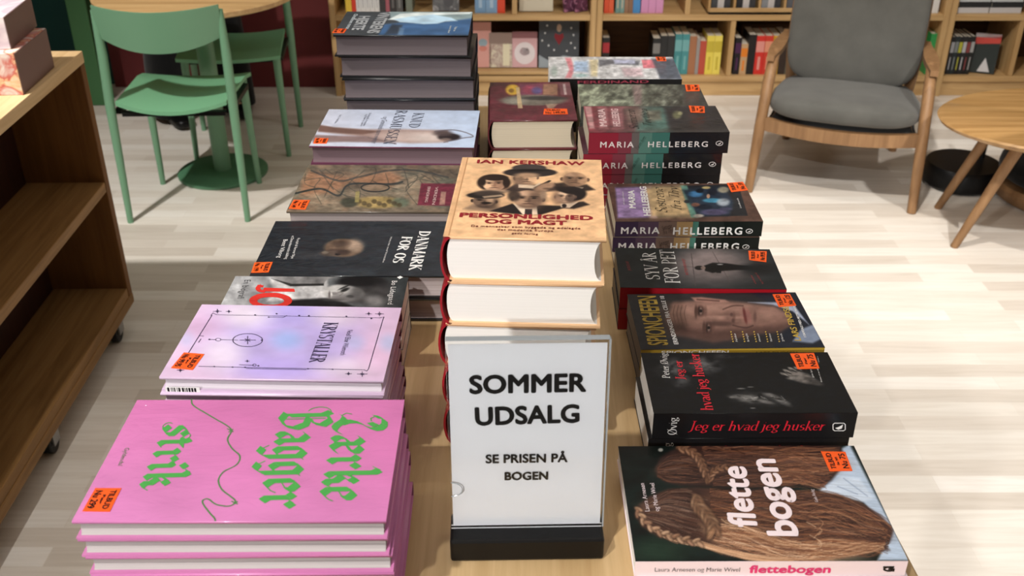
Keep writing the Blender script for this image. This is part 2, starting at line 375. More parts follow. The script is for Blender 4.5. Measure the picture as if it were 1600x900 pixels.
class Print:
    """a cover picture painted on the grid of a cover; X, Y are in measured coordinates"""
    def __init__(s, X, Y):
        s.X0, s.Y0 = X, Y; s.X, s.Y = X, Y; s.c = np.ones((X.size, 3)) * .5
    def crop(s, ox, oy, k): s.X = (s.X0 - ox) / k; s.Y = (s.Y0 - oy) / k; s.F = (s.X, s.Y)
    def local(s, cx=None, cy=None, sx=1, sy=1, rot=0):
        """unit frame of a head: x to its right, y up; rot turns it in the picture"""
        X, Y = s.F
        if cx is None: s.X, s.Y = X, Y; return
        dx, dy = X - cx, Y - cy; c, n = math.cos(rot), math.sin(rot)
        a = c * dx + n * dy; b = -n * dx + c * dy
        s.X, s.Y = a / sx, -b / sy
    def mix(s, m, col, a=1):
        m = np.clip(m * a, 0, 1)[:, None]; s.c = s.c * (1 - m) + np.array(col) / 255. * m
    def fill(s, col): s.c[:] = np.array(col) / 255.
    def grad(s, x0, y0, x1, y1, c0, c1):
        t = np.clip(((s.X - x0) * (x1 - x0) + (s.Y - y0) * (y1 - y0)) / ((x1 - x0) ** 2 + (y1 - y0) ** 2), 0, 1)[:, None]
        s.c = (np.array(c0) * (1 - t) + np.array(c1) * t) / 255.
    def blob(s, x, y, rx, ry, col, a=1, soft=.35, rot=0):
        c, n = math.cos(rot), math.sin(rot); dx, dy = s.X - x, s.Y - y
        d = np.sqrt(((c * dx + n * dy) / rx) ** 2 + ((-n * dx + c * dy) / ry) ** 2)
        s.mix(1 - sstep(1 - soft, 1 + soft, d), col, a)
    def poly(s, pts, col, a=1, soft=2):
        X, Y = s.X, s.Y; ins = np.zeros(X.size, bool); dmin = np.full(X.size, 1e9)
        for (x0, y0), (x1, y1) in zip(pts, pts[1:] + pts[:1]):
            cond = (y0 > Y) != (y1 > Y)
            ins ^= cond & (X < (x1 - x0) * (Y - y0) / (y1 - y0 + 1e-12) + x0)
            L = (x1 - x0) ** 2 + (y1 - y0) ** 2 + 1e-12
            t = np.clip(((X - x0) * (x1 - x0) + (Y - y0) * (y1 - y0)) / L, 0, 1)
            dmin = np.minimum(dmin, np.hypot(X - x0 - t * (x1 - x0), Y - y0 - t * (y1 - y0)))
        sd = np.where(ins, -dmin, dmin)
        s.mix(1 - sstep(-soft, soft, sd), col, a)
    def line(s, pts, w, col, a=1, soft=.5):
        xs = [p[0] for p in pts]; ys = [p[1] for p in pts]; pad = w * 2.5
        k = np.where((s.X > min(xs) - pad) & (s.X < max(xs) + pad) & (s.Y > min(ys) - pad) & (s.Y < max(ys) + pad))[0]
        if not k.size: return
        X, Y = s.X[k], s.Y[k]; d = np.full(k.size, 1e9)
        for (x0, y0), (x1, y1) in zip(pts[:-1], pts[1:]):
            L = (x1 - x0) ** 2 + (y1 - y0) ** 2 + 1e-12
            t = np.clip(((X - x0) * (x1 - x0) + (Y - y0) * (y1 - y0)) / L, 0, 1)
            d = np.minimum(d, np.hypot(X - x0 - t * (x1 - x0), Y - y0 - t * (y1 - y0)))
        m = np.clip((1 - sstep(w * (1 - soft), w * (1 + soft), d)) * a, 0, 1)[:, None]
        s.c[k] = s.c[k] * (1 - m) + np.array(col) / 255. * m
    def grain(s, fx, fy, amp, seed=0, o=4, rot=0, col=None):
        c, n = math.cos(rot), math.sin(rot)
        f = fbm((c * s.X + n * s.Y) * fx + 50, (-n * s.X + c * s.Y) * fy + 50, seed, o) - .5
        if col is None: s.c = np.clip(s.c * (1 + 2 * amp * f[:, None]), 0, 1)
        else: s.mix(sstep(.0, .25, f), col, amp)
        return f
    def head(s, cx, cy, sx, sy, rot, skin, shade, hair, style='short', light=-.5):
        """a plain tonal portrait head"""
        s.local(cx, cy, sx, sy, rot)
        if style == 'full':
            s.blob(0, .15, 1.35, 1.2, hair, 1, .12)
        if style == 'short': s.blob(0, .25, 1.05, 1.0, hair, 1, .1)
        s.blob(-.95, -.05, .14, .25, shade, 1, .3); s.blob(.95, -.05, .14, .25, shade, 1, .3)
        s.blob(0, -.05, .9, 1.0, skin, 1, .08)
        s.blob(-light * 1.0, -.1, .55, 1.0, shade, .75, .6)
        s.blob(0, -.85, .6, .28, shade, .6, .6)
        for e in (-1, 1):
            s.blob(e * .38, .12, .26, .12, shade, .9, .6); s.blob(e * .38, .1, .13, .07, (20, 18, 18), 1, .4)
            s.blob(e * .4, .28, .28, .05, (30, 26, 24), .85, .6)
        s.blob(.08, -.15, .1, .3, shade, .7, .6); s.blob(0, -.3, .2, .07, shade, .9, .5)
        s.blob(0, -.56, .34, .06, (60, 40, 38), .9, .5); s.blob(0, -.66, .28, .06, skin, .6, .6)
        s.blob(-.3, .55, .35, .25, tuple(min(255, k + 25) for k in skin), .6, .7)
        if style == 'short': s.blob(0, .95, .85, .32, hair, 1, .25)
        if style == 'full':
            s.blob(.1, .9, 1.05, .45, hair, 1, .2); s.blob(-.95, .3, .3, .6, hair, 1, .3); s.blob(1.0, .2, .28, .7, hair, 1, .3)
        s.local()

# ------------------------------------------------------------------ books
class Book:
    """the geometry of one title: a box of u (across), v (away) and t (up) lying on the table"""
    def __init__(s, corners, h, t, spine, hard):
        s.z = CAM_H - h; s.t = t; s.spine = spine; s.hard = hard
        bl, br, fr, fl = [at_z(x, y, s.z) for x, y in corners]
        u = ((br - bl) + (fr - fl)); u.z = 0
        s.w = u.length / 2; u.normalize(); s.u = u; s.vv = Vector((-u.y, u.x, 0))
        s.d = ((bl - fl) + (br - fr)).dot(s.vv) / 2
        s.c = (bl + br + fr + fl) / 4; s.rz = math.atan2(u.y, u.x)
        s.L, s.W = (s.w, s.d) if spine in ('front', 'back') else (s.d, s.w)
        a = {'front': 0, 'right': PI / 2, 'back': PI, 'left': -PI / 2}[spine]; ca, sa = math.cos(a), math.sin(a)
        s.R = lambda p: (p[0] * ca - p[1] * sa, p[0] * sa + p[1] * ca, p[2])
        s.bulge = min(.006, t * .14) if hard else 0
    def top(s, x, y):          # measured point -> local u, v on the front cover
        p = at_z(x, y, s.z) - s.c; return Vector((p.dot(s.u), p.dot(s.vv)))
    def front(s, x, y):        # measured point -> local u, height on the face towards the viewer
        O = s.c - s.vv * (s.d / 2); p = at_plane(x, y, O, s.vv)
        return Vector(((p - s.c).dot(s.u), p.z - (s.z - s.t)))
    def put(s, mb, polys, width, p0, p1, pc, mat, face='top', lift=.00035, cap=1.0):
        fn = s.top if face == 'top' else s.front
        a, b, c = fn(*p0), fn(*p1), fn(*pc)
        ex = (b - a) / width; d = (b - a).normalized(); n = Vector((-d.y, d.x))
        hgt = abs((c - a).dot(n)) / cap; ey = n * hgt
        for i, q in enumerate(polys):
            vs = []; lf = lift + (i * 7919 % 61) * 5e-6      # overlapping strokes of ink never share a plane
            for px, py in q:
                k = a + ex * px + ey * py
                vs.append((k.x, k.y, s.t + lf) if face == 'top' else (k.x, -s.d / 2 - lf, k.y))
            mb.add(vs, [tuple(range(len(vs)))], mat)
    def quad(s, mb, pts, mat, face='top', lift=.0003):
        fn = s.top if face == 'top' else s.front; lift += (len(mb.f) * 7919 % 61) * 5e-6
        ks = [fn(*p) for p in pts]
        mb.add([(k.x, k.y, s.t + lift) if face == 'top' else (k.x, -s.d / 2 - lift, k.y) for k in ks], [tuple(range(len(ks)))], mat)
    def stroke(s, mb, pts, wpx, mat, face='top', lift=.0003):
        """a thin drawn line through measured points, width in metres"""
        fn = s.top if face == 'top' else s.front
        ks = [fn(*p) for p in pts]
        for a, b in zip(ks[:-1], ks[1:]):
            d = (b - a); 
            if d.length < 1e-7: continue
            d = d.normalized(); n = Vector((-d.y, d.x)) * wpx / 2; e = d * wpx * .3
            vs = [a - n - e, a + n - e, b + n + e, b - n + e]; lf = lift + (len(mb.f) * 7919 % 61) * 5e-6
            mb.add([(k.x, k.y, s.t + lf) if face == 'top' else (k.x, -s.d / 2 - lf, k.y) for k in vs], [(0, 1, 2, 3)], mat)

def smooth_pts(pts, n=6):
    out = []
    P = [pts[0]] + list(pts) + [pts[-1]]
    for i in range(1, len(P) - 2):
        for k in range(n):
            t = k / n; a, b, c, d = P[i - 1], P[i], P[i + 1], P[i + 2]
            out.append(tuple(.5 * (2 * b[j] + (c[j] - a[j]) * t + (2 * a[j] - 5 * b[j] + 4 * c[j] - d[j]) * t * t + (3 * b[j] - a[j] - 3 * c[j] + d[j]) * t ** 3) for j in (0, 1)))
    out.append(tuple(pts[-1])); return out

def body_parts(B, cover, spine_m, page_m, back_m=None, inset=.0032, board=.0028):
    """back cover, spine and page block of one book, in its own frame"""
    L, Wd, t = B.L, B.W, B.t; h = L / 2; k = Wd / 2; parts = {}
    R = B.R
    if B.hard:
        mb = MB(); mb.box((-h, -k + .005, 0), (h, k, board), 0, R); parts['back_cover'] = (mb, [back_m or cover])
        mb = MB(); n = 10; prof = []
        for i in range(n + 1):
            a = -PI / 2 + PI * i / n; prof.append((-k + .006 - (B.bulge + .004) * math.cos(a), t / 2 + t / 2 * math.sin(a)))
        inn = [(y + .0022, t / 2 + (z - t / 2) * .93) for y, z in prof]
        loop = prof + inn[::-1]; m = len(loop)
        vs = [R((sx, y, z)) for sx in (-h, h) for y, z in loop]
        fs = [(i, i + 1, m + i + 1, m + i) for i in range(m - 1)] + [(m - 1, 0, m, 2 * m - 1)]
        for i in range(n): fs += [(i, m - 1 - i, m - 2 - i, i + 1), (m + i + 1, m + m - 2 - i, m + m - 1 - i, m + i)]
        mb.add(vs, fs, 0); parts['spine'] = (mb, [spine_m])
        mb = MB(); loop = []
        for i in range(n + 1):
            a = -PI / 2 + PI * i / n; loop.append((-k + .009 - B.bulge * math.cos(a), t / 2 + (t / 2 - board) * math.sin(a)))
        for i in range(n + 1):
            a = PI / 2 - PI * i / n; loop.append((k - inset - min(.008, t * .16) * math.cos(a), t / 2 + (t / 2 - board) * math.sin(a)))
        m = len(loop); hh = h - inset
        vs = [R((sx, y, z)) for sx in (-hh, hh) for y, z in loop]
        fs = [(i, (i + 1) % m, m + (i + 1) % m, m + i) for i in range(m)] + [tuple(range(m))[::-1], tuple(range(m, 2 * m))]
        mb.add(vs, fs, 0); parts['page_block'] = (mb, [page_m])
    else:
        c = .0006
        mb = MB(); mb.box((-h, -k + c, 0), (h, k, c), 0, R); parts['back_cover'] = (mb, [back_m or cover])
        mb = MB(); mb.box((-h, -k, 0), (h, -k + c, t), 0, R); parts['spine'] = (mb, [spine_m])
        mb = MB(); mb.box((-h + .0008, -k + c, c), (h - .0008, k - .0012, t - c), 0, R); parts['page_block'] = (mb, [page_m])
    return parts

def art_grid(B, art, lift=.00015, dens=1.0):
    nx = int(max(40, min(460, B.w * 1500 * dens))); ny = int(max(30, min(300, B.d * 1150 * dens)))
    us = np.linspace(-B.w / 2, B.w / 2, nx + 1); vs = np.linspace(-B.d / 2, B.d / 2, ny + 1)
    U, V = np.meshgrid(us, vs)
    Pw = [B.c[i] + U * B.u[i] + V * B.vv[i] for i in range(3)]
    dx, dy, dz = Pw[0], Pw[1], Pw[2] - CAM_H
    dep = dy * CS - dz * SN
    X = 800 + FPX * dx / dep; Y = 450 + FPX * (-(dy * SN) - dz * CS) / dep
    pr = Print(X.ravel(), Y.ravel()); art(pr)
    c = np.clip(pr.c, 0, 1)
    l = np.where(c <= .04045, c / 12.92, ((c + .055) / 1.055) ** 2.4); l = np.clip(l * 1.0 - .005 * np.exp(-l / .05), .0015, 1)      # printed blacks are deep
    verts = np.stack([U.ravel(), V.ravel(), np.full(U.size, B.t + lift)], 1)
    i = np.arange(ny)[:, None] * (nx + 1) + np.arange(nx)[None, :]
    faces = np.stack([i, i + 1, i + nx + 2, i + nx + 1], -1).reshape(-1, 4)
    return verts, faces, l

def cover_object(B, parent, mats, art=None, extra=None, dens=1.0):
    """front cover: board, printed picture (material 1) and lettering (materials 2..)"""
    R = B.R; h, k, t = B.L / 2, B.W / 2, B.t
    mb = MB()
    if B.hard: mb.box((-h, -k + .005, t - .0028), (h, k, t), 0, R)
    else: mb.box((-h, -k, t - .0006), (h, k, t), 0, R)
    if extra is not None:
        mb.v, mb.f, mb.m = mb.v, mb.f, mb.m
        k0 = len(mb.v); mb.v += extra.v; mb.f += [tuple(i + k0 for i in f) for f in extra.f]; mb.m += extra.m
    verts = np.array(mb.v, float); nv0 = len(verts)
    loops = [i for f in mb.f for i in f]; counts = [len(f) for f in mb.f]; mi = list(mb.m)
    colr = np.ones((nv0, 3)) * .5
    if art is not None:
        gv, gf, gl = art_grid(B, art, dens=dens)
        verts = np.vstack([verts, gv]); colr = np.vstack([colr, gl])
        loops = np.concatenate([np.array(loops, int), (gf + nv0).ravel()]); counts = np.concatenate([np.array(counts, int), np.full(len(gf), 4)])
        mi = np.concatenate([np.array(mi, int), np.full(len(gf), 1)])
    loops = np.asarray(loops, np.int32); counts = np.asarray(counts, np.int32); mi = np.asarray(mi, np.int32)
    me = bpy.data.meshes.new('front_cover')
    me.vertices.add(len(verts)); me.vertices.foreach_set('co', verts.astype(np.float32).ravel())
    me.loops.add(len(loops)); me.loops.foreach_set('vertex_index', loops)
    me.polygons.add(len(counts)); st = np.concatenate([[0], np.cumsum(counts)[:-1]]).astype(np.int32)
    me.polygons.foreach_set('loop_start', st)
    for m in mats: me.materials.append(m)
    me.polygons.foreach_set('material_index', mi)
    me.update(calc_edges=True); me.validate()
    at = me.color_attributes.new('print', 'FLOAT_COLOR', 'POINT')
    at.data.foreach_set('color', np.hstack([colr, np.ones((len(colr), 1))]).astype(np.float32).ravel())
    o = bpy.data.objects.new('front_cover', me); COL.objects.link(o); o.parent = parent
    return o

def sticker(B, parent, q, lines, order, ink_m=None):
    """orange price label; q = back-left, back-right, front-right, front-left"""
    bl, br, fr, fl = q
    a, b, c, d = {'down': (br, fr, fl, bl), 'up': (fl, bl, br, fr), 'across': (bl, br, fr, fl)}[order]
    mb = MB(); ks = [B.top(*p) for p in q]
    lo, hi = B.t + .0003, B.t + .0007
    vs = [(k.x, k.y, lo) for k in ks] + [(k.x, k.y, hi) for k in ks]
    mb.add(vs, [(0, 1, 2, 3), (4, 7, 6, 5)] + [(i, i + 4, (i + 1) % 4 + 4, (i + 1) % 4) for i in range(4)], 0)
    def P(s, t):
        x = [(1 - s) * (1 - t) * a[i] + s * (1 - t) * b[i] + s * t * c[i] + (1 - s) * t * d[i] for i in (0, 1)]
        return tuple(x)
    for txt, s0, s1, t0, t1 in lines:
        ps, w = sans(txt, .03)
        B.put(mb, ps, w, P(s0, t1), P(s1, t1), P(s0, t0), 1, lift=.0009)
    return mb.build('price_sticker', [ORANGE, BLACK_INK], parent)
def price(now, was='Før'):
    return [('TILBUD', .1, .9, .12, .34), (was, .3, .7, .45, .55), ('Nu ' + now, .12, .88, .64, .9)]

ORD = ['top', 'second', 'third', 'fourth', 'fifth', 'sixth', 'seventh', 'eighth']
TABLE_Z = CAM_H - .73
def stack(name, corners, h, t, spine, hard, mats, art=None, extra=None, art_m=ART_GLOSS, inks=(), stick=None, desc='', below='', where='', group='', jit=.003,
          spine_extra=None, spine_mats=(), n=None, dens=1.0, cover_edge=None, jits=None, board=.0028):
    """a pile of one title; the top one carries its printed cover"""
    B = Book(corners, h, t, spine, hard)
    if n is None: n = max(1, round((B.z - TABLE_Z) / t))
    t = (B.z - TABLE_Z - .0004 * (n + 1)) / n; B.t = t; B.bulge = min(.006, t * .14) if hard else 0
    cov, spm, pgm = mats
    root = empty(name, (B.c.x, B.c.y, B.z - t), B.rz)
    bp = body_parts(B, cov, spm, pgm, board=board)
    if spine_extra:
        mb, ms = bp['spine']; spine_extra(B, mb); bp['spine'] = (mb, ms + list(spine_mats))
    for k, (mb, ms) in bp.items(): mb.build(k, ms, root, smooth=(hard and k != 'back_cover'))
    ex = MB()
    if extra: extra(B, ex)
    fc = cover_object(B, root, [cov, art_m] + list(inks), art, ex if ex.f else None, dens)
    if stick: sticker(B, root, *stick)
    tag(root, desc + ', top copy' if n > 1 else desc, 'book', group if n > 1 else None)
    if n > 1:
        lower = None
        for i in range(1, n):
            c = copy_thing(root, skip=('front_cover', 'price_sticker'))
            if lower is None: 
                lo = cover_object(B, c, [cov]); lower = lo
            else:
                lo = lower.copy(); COL.objects.link(lo); lo.parent = c
            dx, dy, dr = (jits[i - 1] if jits and i <= len(jits) else (random.uniform(-jit, jit), random.uniform(-jit, jit), random.uniform(-jit * 2, jit * 2)))
            c.location = (B.c.x + dx, B.c.y + dy, B.z - t - i * (t + .0004)); c.rotation_euler = (0, 0, B.rz + dr)
            tag(c, below + ', ' + (ORD[i] + ' from top of ' if i < n - 1 or n == 2 else 'bottom of ') + where, 'book', group)
    return B, root

# ------------------------------------------------------------------ the room
def floor_mat():
    m = pbr('ash_strip_floor', rgb(214, 200, 180), .42, spec=.4); n, l, b = nodes(m)
    v = coords(m, (1, 1, 1))
    br = n.new('ShaderNodeTexBrick'); br.offset = .37; br.offset_frequency = 2; br.squash = 1
    br.inputs['Scale'].default_value = 1.0; br.inputs['Brick Width'].default_value = .52; br.inputs['Row Height'].default_value = .062
    br.inputs['Mortar Size'].default_value = .0008; br.inputs['Mortar Smooth'].default_value = .3; br.inputs['Bias'].default_value = 0
    br.inputs['Color1'].default_value = (0, 0, 0, 1); br.inputs['Color2'].default_value = (1, 1, 1, 1); br.inputs['Mortar'].default_value = (.35, .35, .35, 1)
    l.new(v, br.inputs['Vector'])
    base = ramp(m, br.outputs['Color'], [(0, rgb(210, 200, 188)), (.35, rgb(224, 215, 204)), (.7, rgb(231, 224, 214)), (1, rgb(236, 230, 222))])
    g = noise_node(m, coords(m, (1.6, 26, 1)), 2.2, 6, .6, .8)
    mx = n.new('ShaderNodeMix'); mx.data_type = 'RGBA'; mx.blend_type = 'MULTIPLY'; mx.inputs['Factor'].default_value = .55
    gr = ramp(m, g, [(.3, (.80, .77, .73)), (.6, (1, 1, 1))])
    l.new(base, mx.inputs[6]); l.new(gr, mx.inputs[7]); l.new(mx.outputs[2], b.inputs['Base Color'])
    return m
def structure(name, lo, hi, m):
    mb = MB(); mb.box(lo, hi); return tag(mb.build(name, m), kind='structure')
M_WALL = pbr('off_white_paint', rgb(226, 220, 210), .8)
M_MAROON = pbr('maroon_paint', rgb(106, 46, 46), .6, spec=.25)
M_PETROL = pbr('petrol_green_paint', rgb(10, 62, 58), .55, spec=.3)
M_POST = pbr('green_post_paint', rgb(62, 110, 66), .45)
structure('floor', (-5, -4, -.1), (5.5, 5.6, 0), floor_mat())
structure('ceiling', (-5, -4, 3.2), (5.5, 5.6, 3.3), M_WALL)
structure('wall_back', (-.80, 5.22, 0), (5.5, 5.35, 3.2), M_WALL)
structure('wall_maroon', (-2.0, 5.0, 0), (-.88, 5.2, 3.2), M_MAROON)
structure('wall_petrol', (-5, 5.05, 0), (-2.0, 5.2, 3.2), M_PETROL)
structure('wall_left', (-5.1, -4, 0), (-5, 5.35, 3.2), M_WALL)
structure('wall_right', (5.5, -4, 0), (5.6, 5.35, 3.2), M_WALL)
mb = MB(); mb.box((-2.045, 4.72, 0), (-1.95, 4.84, 3.2)); tag(mb.build('trim_1', M_POST, bevel=.006), kind='structure')

# ------------------------------------------------------------------ display table
def slab(mb, quad, z0, z1, mat=0):
    mb.add([(x, y, z0) for x, y in quad] + [(x, y, z1) for x, y in quad], [(3, 2, 1, 0), (4, 5, 6, 7)] + [(i, (i + 1) % 4, (i + 1) % 4 + 4, i + 4) for i in range(4)], mat)
tb = empty('display_table', (0, 1.3, 0))
tag(tb, 'long oak display table carrying the stacked sale books', 'table')
TQ = [(-.402, -.72), (.402, -.72), (.332, .79), (-.332, .79)]
mb = MB(); slab(mb, TQ, TABLE_Z - .032, TABLE_Z); mb.build('tabletop', M_OAK, tb, bevel=.003)
mb = MB(); q = [(x * .9, y * .95) for x, y in TQ]
for a, b in zip(q, q[1:] + q[:1]):
    A, Bv = Vector((*a, 0)), Vector((*b, 0)); d = (Bv - A).normalized(); nn = Vector((-d.y, d.x, 0)) * .011
    slab(mb, [tuple((A + nn)[:2]), tuple((A - nn)[:2]), tuple((Bv - nn)[:2]), tuple((Bv + nn)[:2])], TABLE_Z - .1, TABLE_Z - .0325)
mb.build('apron', M_OAKY, tb)
for x, y in q:
    mb = MB(); mb.box((x - .03, y - .03, 0), (x + .03, y + .03, TABLE_Z - .033)); mb.build('leg', M_OAKZ, tb, bevel=.004)

# ------------------------------------------------------------------ sale books
def c_(ox, oy, k): return lambda x, y: (ox + k * x, oy + k * y)
def pts(f, ls): return [f(*p) for p in ls]
PAGE_W = page_mat('white_pages', rgb(236, 233, 228), .04); PAGE_G = page_mat('grey_pages', rgb(170, 158, 156), .2)
PAGE_D = page_mat('mauve_dark_pages', rgb(100, 91, 94)); PAGE_C = page_mat('cream_pages', rgb(198, 188, 168))
PAGE_K = page_mat('wrapped_pages', rgb(186, 180, 178), .3)
def plain(name, r, g, b, rough=.4, coat=0): return pbr(name, rgb(r, g, b), rough, coat=coat)

# --- pink knitting book
f = c_(80, 600, .375)
GREEN_INK = ink(72, 160, 74)
def art_pink(P):
    P.crop(80, 600, .375); P.grad(400, 60, 300, 580, (204, 114, 172), (208, 128, 184)); P.grain(.004, .01, .06, 3)
def ex_pink(B, mb):
    for txt, p0, p1, pc in (('Lærke', (1192, 128), (1118, 492), (1394, 134)), ('Bagger', (968, 108), (862, 522), (1172, 112)), ('strik', (478, 172), (368, 436), (640, 182))):
        ps, w = pen(txt, BROKEN, (.068, .068), .012, track=.012)
        B.put(mb, ps, w, f(*p0), f(*p1), f(*pc), 2)
    th = [(585, 66), (590, 88), (625, 112), (690, 150), (740, 180), (750, 200), (735, 232), (752, 268), (786, 302), (772, 338), (720, 366), (697, 402), (712, 442), (748, 470), (768, 492), (742, 510), (690, 504), (652, 480), (630, 492), (652, 528), (678, 558), (684, 571)]
    B.stroke(mb, pts(f, smooth_pts(th, 5)), .0014, 3)
    for x, y in ((748, 196), (766, 498)): 
        B.stroke(mb, pts(f, [(x - 14, y - 8), (x + 10, y + 4)]), .0012, 3); B.stroke(mb, pts(f, [(x - 8, y + 6), (x + 10, y - 6)]), .0012, 3)
    ps, w = sans('Gyldendal'); B.put(mb, ps, w, f(308, 268), f(278, 342), f(326, 270), 3)
stack('hardcover_book', [(217, 625), (632, 625), (603, 814), (109, 815)], .604, .0205, 'back', True,
      (plain('pink_boards', 208, 126, 180, .4, .2), plain('pink_spine', 150, 76, 120, .4), PAGE_K), art_pink, ex_pink, ART_WRAP, (GREEN_INK, ink(78, 128, 72)),
      (pts(f, [(184, 436), (293, 436), (245, 534), (130, 532)]), price('299'), 'down'),
      'pink hardback with green blackletter title and curling green thread', 'pink hardback in clear wrap', 'the near left pile', 'pink knitting books', .004, dens=1.0, board=.0021,
      jits=[(.0, .001, .003), (.002, .002, .008), (.003, .001, .004), (.001, .002, .014), (.004, .002, .008)])

# --- lilac crystals book
g = c_(220, 420, .275)
INDIGO = ink(42, 32, 66)
def art_kry(P):
    P.crop(220, 420, .275); P.fill((212, 184, 214))
    P.blob(820, 405, 430, 230, (180, 164, 216), 1, .5); P.blob(820, 250, 200, 70, (172, 160, 222), .8, .7); P.blob(780, 570, 230, 60, (176, 158, 222), .8, .7)
    P.blob(600, 260, 130, 70, (226, 214, 226), .8, .8); P.blob(470, 480, 110, 90, (224, 212, 226), .7, .8); P.blob(1100, 270, 120, 60, (222, 206, 222), .7, .8)
    P.blob(1150, 560, 150, 50, (222, 206, 224), .7, .8); P.blob(330, 330, 130, 60, (206, 168, 204), .7, .8); P.blob(1350, 480, 110, 110, (220, 180, 210), .6, .8)
    P.blob(830, 405, 80, 50, (150, 168, 220), .9, .8); P.blob(1215, 420, 50, 40, (178, 176, 218), .8, .8); P.blob(1410, 420, 50, 45, (182, 184, 220), .9, .8)
    P.blob(260, 400, 40, 40, (186, 178, 214), .8, .8); P.grain(.006, .015, .08, 5)
def star(B, mb, x, y, r, mi, F):
    for a in range(4):
        rr = r if a % 2 == 0 else r * .45
        dx, dy = math.cos(a * PI / 4) * rr, math.sin(a * PI / 4) * rr * .5
        B.stroke(mb, pts(F, [(x - dx, y - dy), (x + dx, y + dy)]), .0008, mi)
def ex_kry(B, mb):
    for l in ([(430, 262), (1360, 280)], [(404, 266), (272, 478)], [(1376, 288), (1294, 570)], [(330, 556), (1270, 576)], [(430, 262), (410, 252), (398, 266), (404, 266)], [(1360, 280), (1382, 276), (1376, 288)], [(1294, 570), (1284, 582), (1270, 576)],
              [(725, 275), (810, 277), (830, 268)], [(560, 547), (640, 550)], [(600, 568), (940, 575)], [(390, 403), (425, 404)], [(455, 404), (550, 406)], [(330, 382), (356, 384)], [(342, 400), (328, 420)]):
        B.stroke(mb, pts(g, l), .0008, 2)
    B.stroke(mb, pts(g, arc(607, 407, 84, 37, 0, 360, 40)), .0009, 2); B.stroke(mb, pts(g, arc(440, 404, 15, 8, 0, 360, 16)), .0007, 2); B.stroke(mb, pts(g, arc(646, 549, 10, 6, 0, 360, 14)), .0007, 2)
    for x, y, r in ((607, 407, 45), (435, 243, 24), (500, 244, 16), (1356, 258, 24), (1295, 257, 18), (1180, 598, 18), (1258, 600, 28), (225, 578, 20), (605, 526, 12)): star(B, mb, x, y, r, 2, g)
    for x, y in ((650, 264), (772, 257), (727, 276), (900, 268), (955, 269), (1168, 272), (1310, 284), (418, 557), (522, 560), (592, 562), (668, 553), (950, 570), (1090, 573), (687, 407), (390, 403)):
        B.quad(mb, pts(g, arc(x, y, 6, 3.5, 0, 360, 10)[:-1]), 2)
    ps, w = pen('KRYSTALLER', ROMAN, (.075, 0), .022); B.put(mb, ps, w, g(1044, 306), g(956, 534), g(1122, 309), 2)
    ps, w = sans('Noell Elise Wilemoth'); B.put(mb, ps, w, g(1176, 350), g(1132, 492), g(1206, 352), 2)
KB, KR = stack('hardcover_book', [(317, 476), (628, 481), (598, 596), (247, 589)], .60, .0180, 'back', True,
      (plain('lilac_boards', 214, 190, 216), plain('plum_spine', 96, 46, 76), page_mat('pale_pages', rgb(206, 198, 206))), art_kry, ex_kry, ART_MATTE, (INDIGO,),
      (pts(g, [(245, 478), (362, 487), (296, 577), (172, 566)]), price('99,95'), 'down'),
      'lilac hardback with thin drawn frame and the title KRYSTALLER', 'lilac hardback under the moon cover', 'the lilac pile', 'lilac hardbacks', .004)

mb = MB(); u0, u1 = KB.front(258, 604).x, KB.front(312, 606).x; y_ = -KB.d / 2 - .0006
mb.box((u0, y_, .0002), (u1, y_ + .0005, .0062), 0); xx = u0 + .002
while xx < u1 - .004:
    ww = random.choice((.0008, .0014, .0022)); mb.add([(xx, y_ - .0001, .0006), (xx + ww, y_ - .0001, .0006), (xx + ww, y_ - .0001, .0056), (xx, y_ - .0001, .0056)], [(0, 1, 2, 3)], 1); xx += ww + random.choice((.0008, .0016))
mb.build('barcode_label', [WHITE_INK, BLACK_INK], KR)

# --- grey biography with red letters
def art_jo(P):
    P.crop(220, 420, .275); P.grad(460, 120, 1500, 120, (158, 158, 160), (44, 48, 50))
    P.poly([(735, 55), (880, 95), (1060, 60), (1070, 170), (720, 185), (750, 120)], (196, 194, 194), .9, 12)
    P.poly([(745, 50), (860, 95), (1040, 85), (1060, 60), (1150, 40), (740, 36)], (120, 118, 118), .9, 6)
    P.poly([(740, 55), (850, 100), (1040, 96), (1040, 84), (860, 86)], (40, 40, 40), 1, 4)
    P.poly([(830, 180), (1100, 165), (1230, 225), (820, 235)], (26, 26, 28), 1, 10)
    P.blob(1260, 110, 160, 85, (30, 30, 32), 1, .2); P.blob(1330, 150, 90, 60, (64, 62, 62), .7, .6); P.grain(.02, .02, .35, 8)
    P.blob(1150, 138, 115, 48, (176, 174, 172), 1, .15, .05); P.blob(1210, 165, 90, 30, (92, 90, 90), .8, .6)
    P.blob(1160, 120, 28, 9, (34, 34, 34), 1, .5, -.4); P.blob(1155, 106, 34, 5, (40, 40, 40), .9, .5, -.4); P.blob(1190, 158, 22, 8, (34, 34, 34), 1, .5); P.blob(1100, 140, 30, 8, (110, 106, 106), .8, .6)
    P.blob(1082, 150, 7, 14, (226, 224, 222), .9, .5); P.blob(1072, 150, 6, 22, (84, 76, 76), .8, .6); P.blob(1230, 130, 40, 40, (70, 68, 68), .8, .7); P.blob(1130, 165, 60, 14, (112, 108, 108), .8, .7); P.blob(1090, 178, 60, 8, (60, 58, 58), .7, .6); P.line([(1120, 132), (1150, 140), (1130, 152)], 3, (110, 106, 104), .8)
    P.blob(1250, 70, 120, 30, (20, 20, 22), 1, .4); P.blob(1330, 185, 50, 30, (140, 138, 138), .7, .6)
    P.grain(.02, .06, .15, 9)
RED_INK = ink(206, 44, 36)
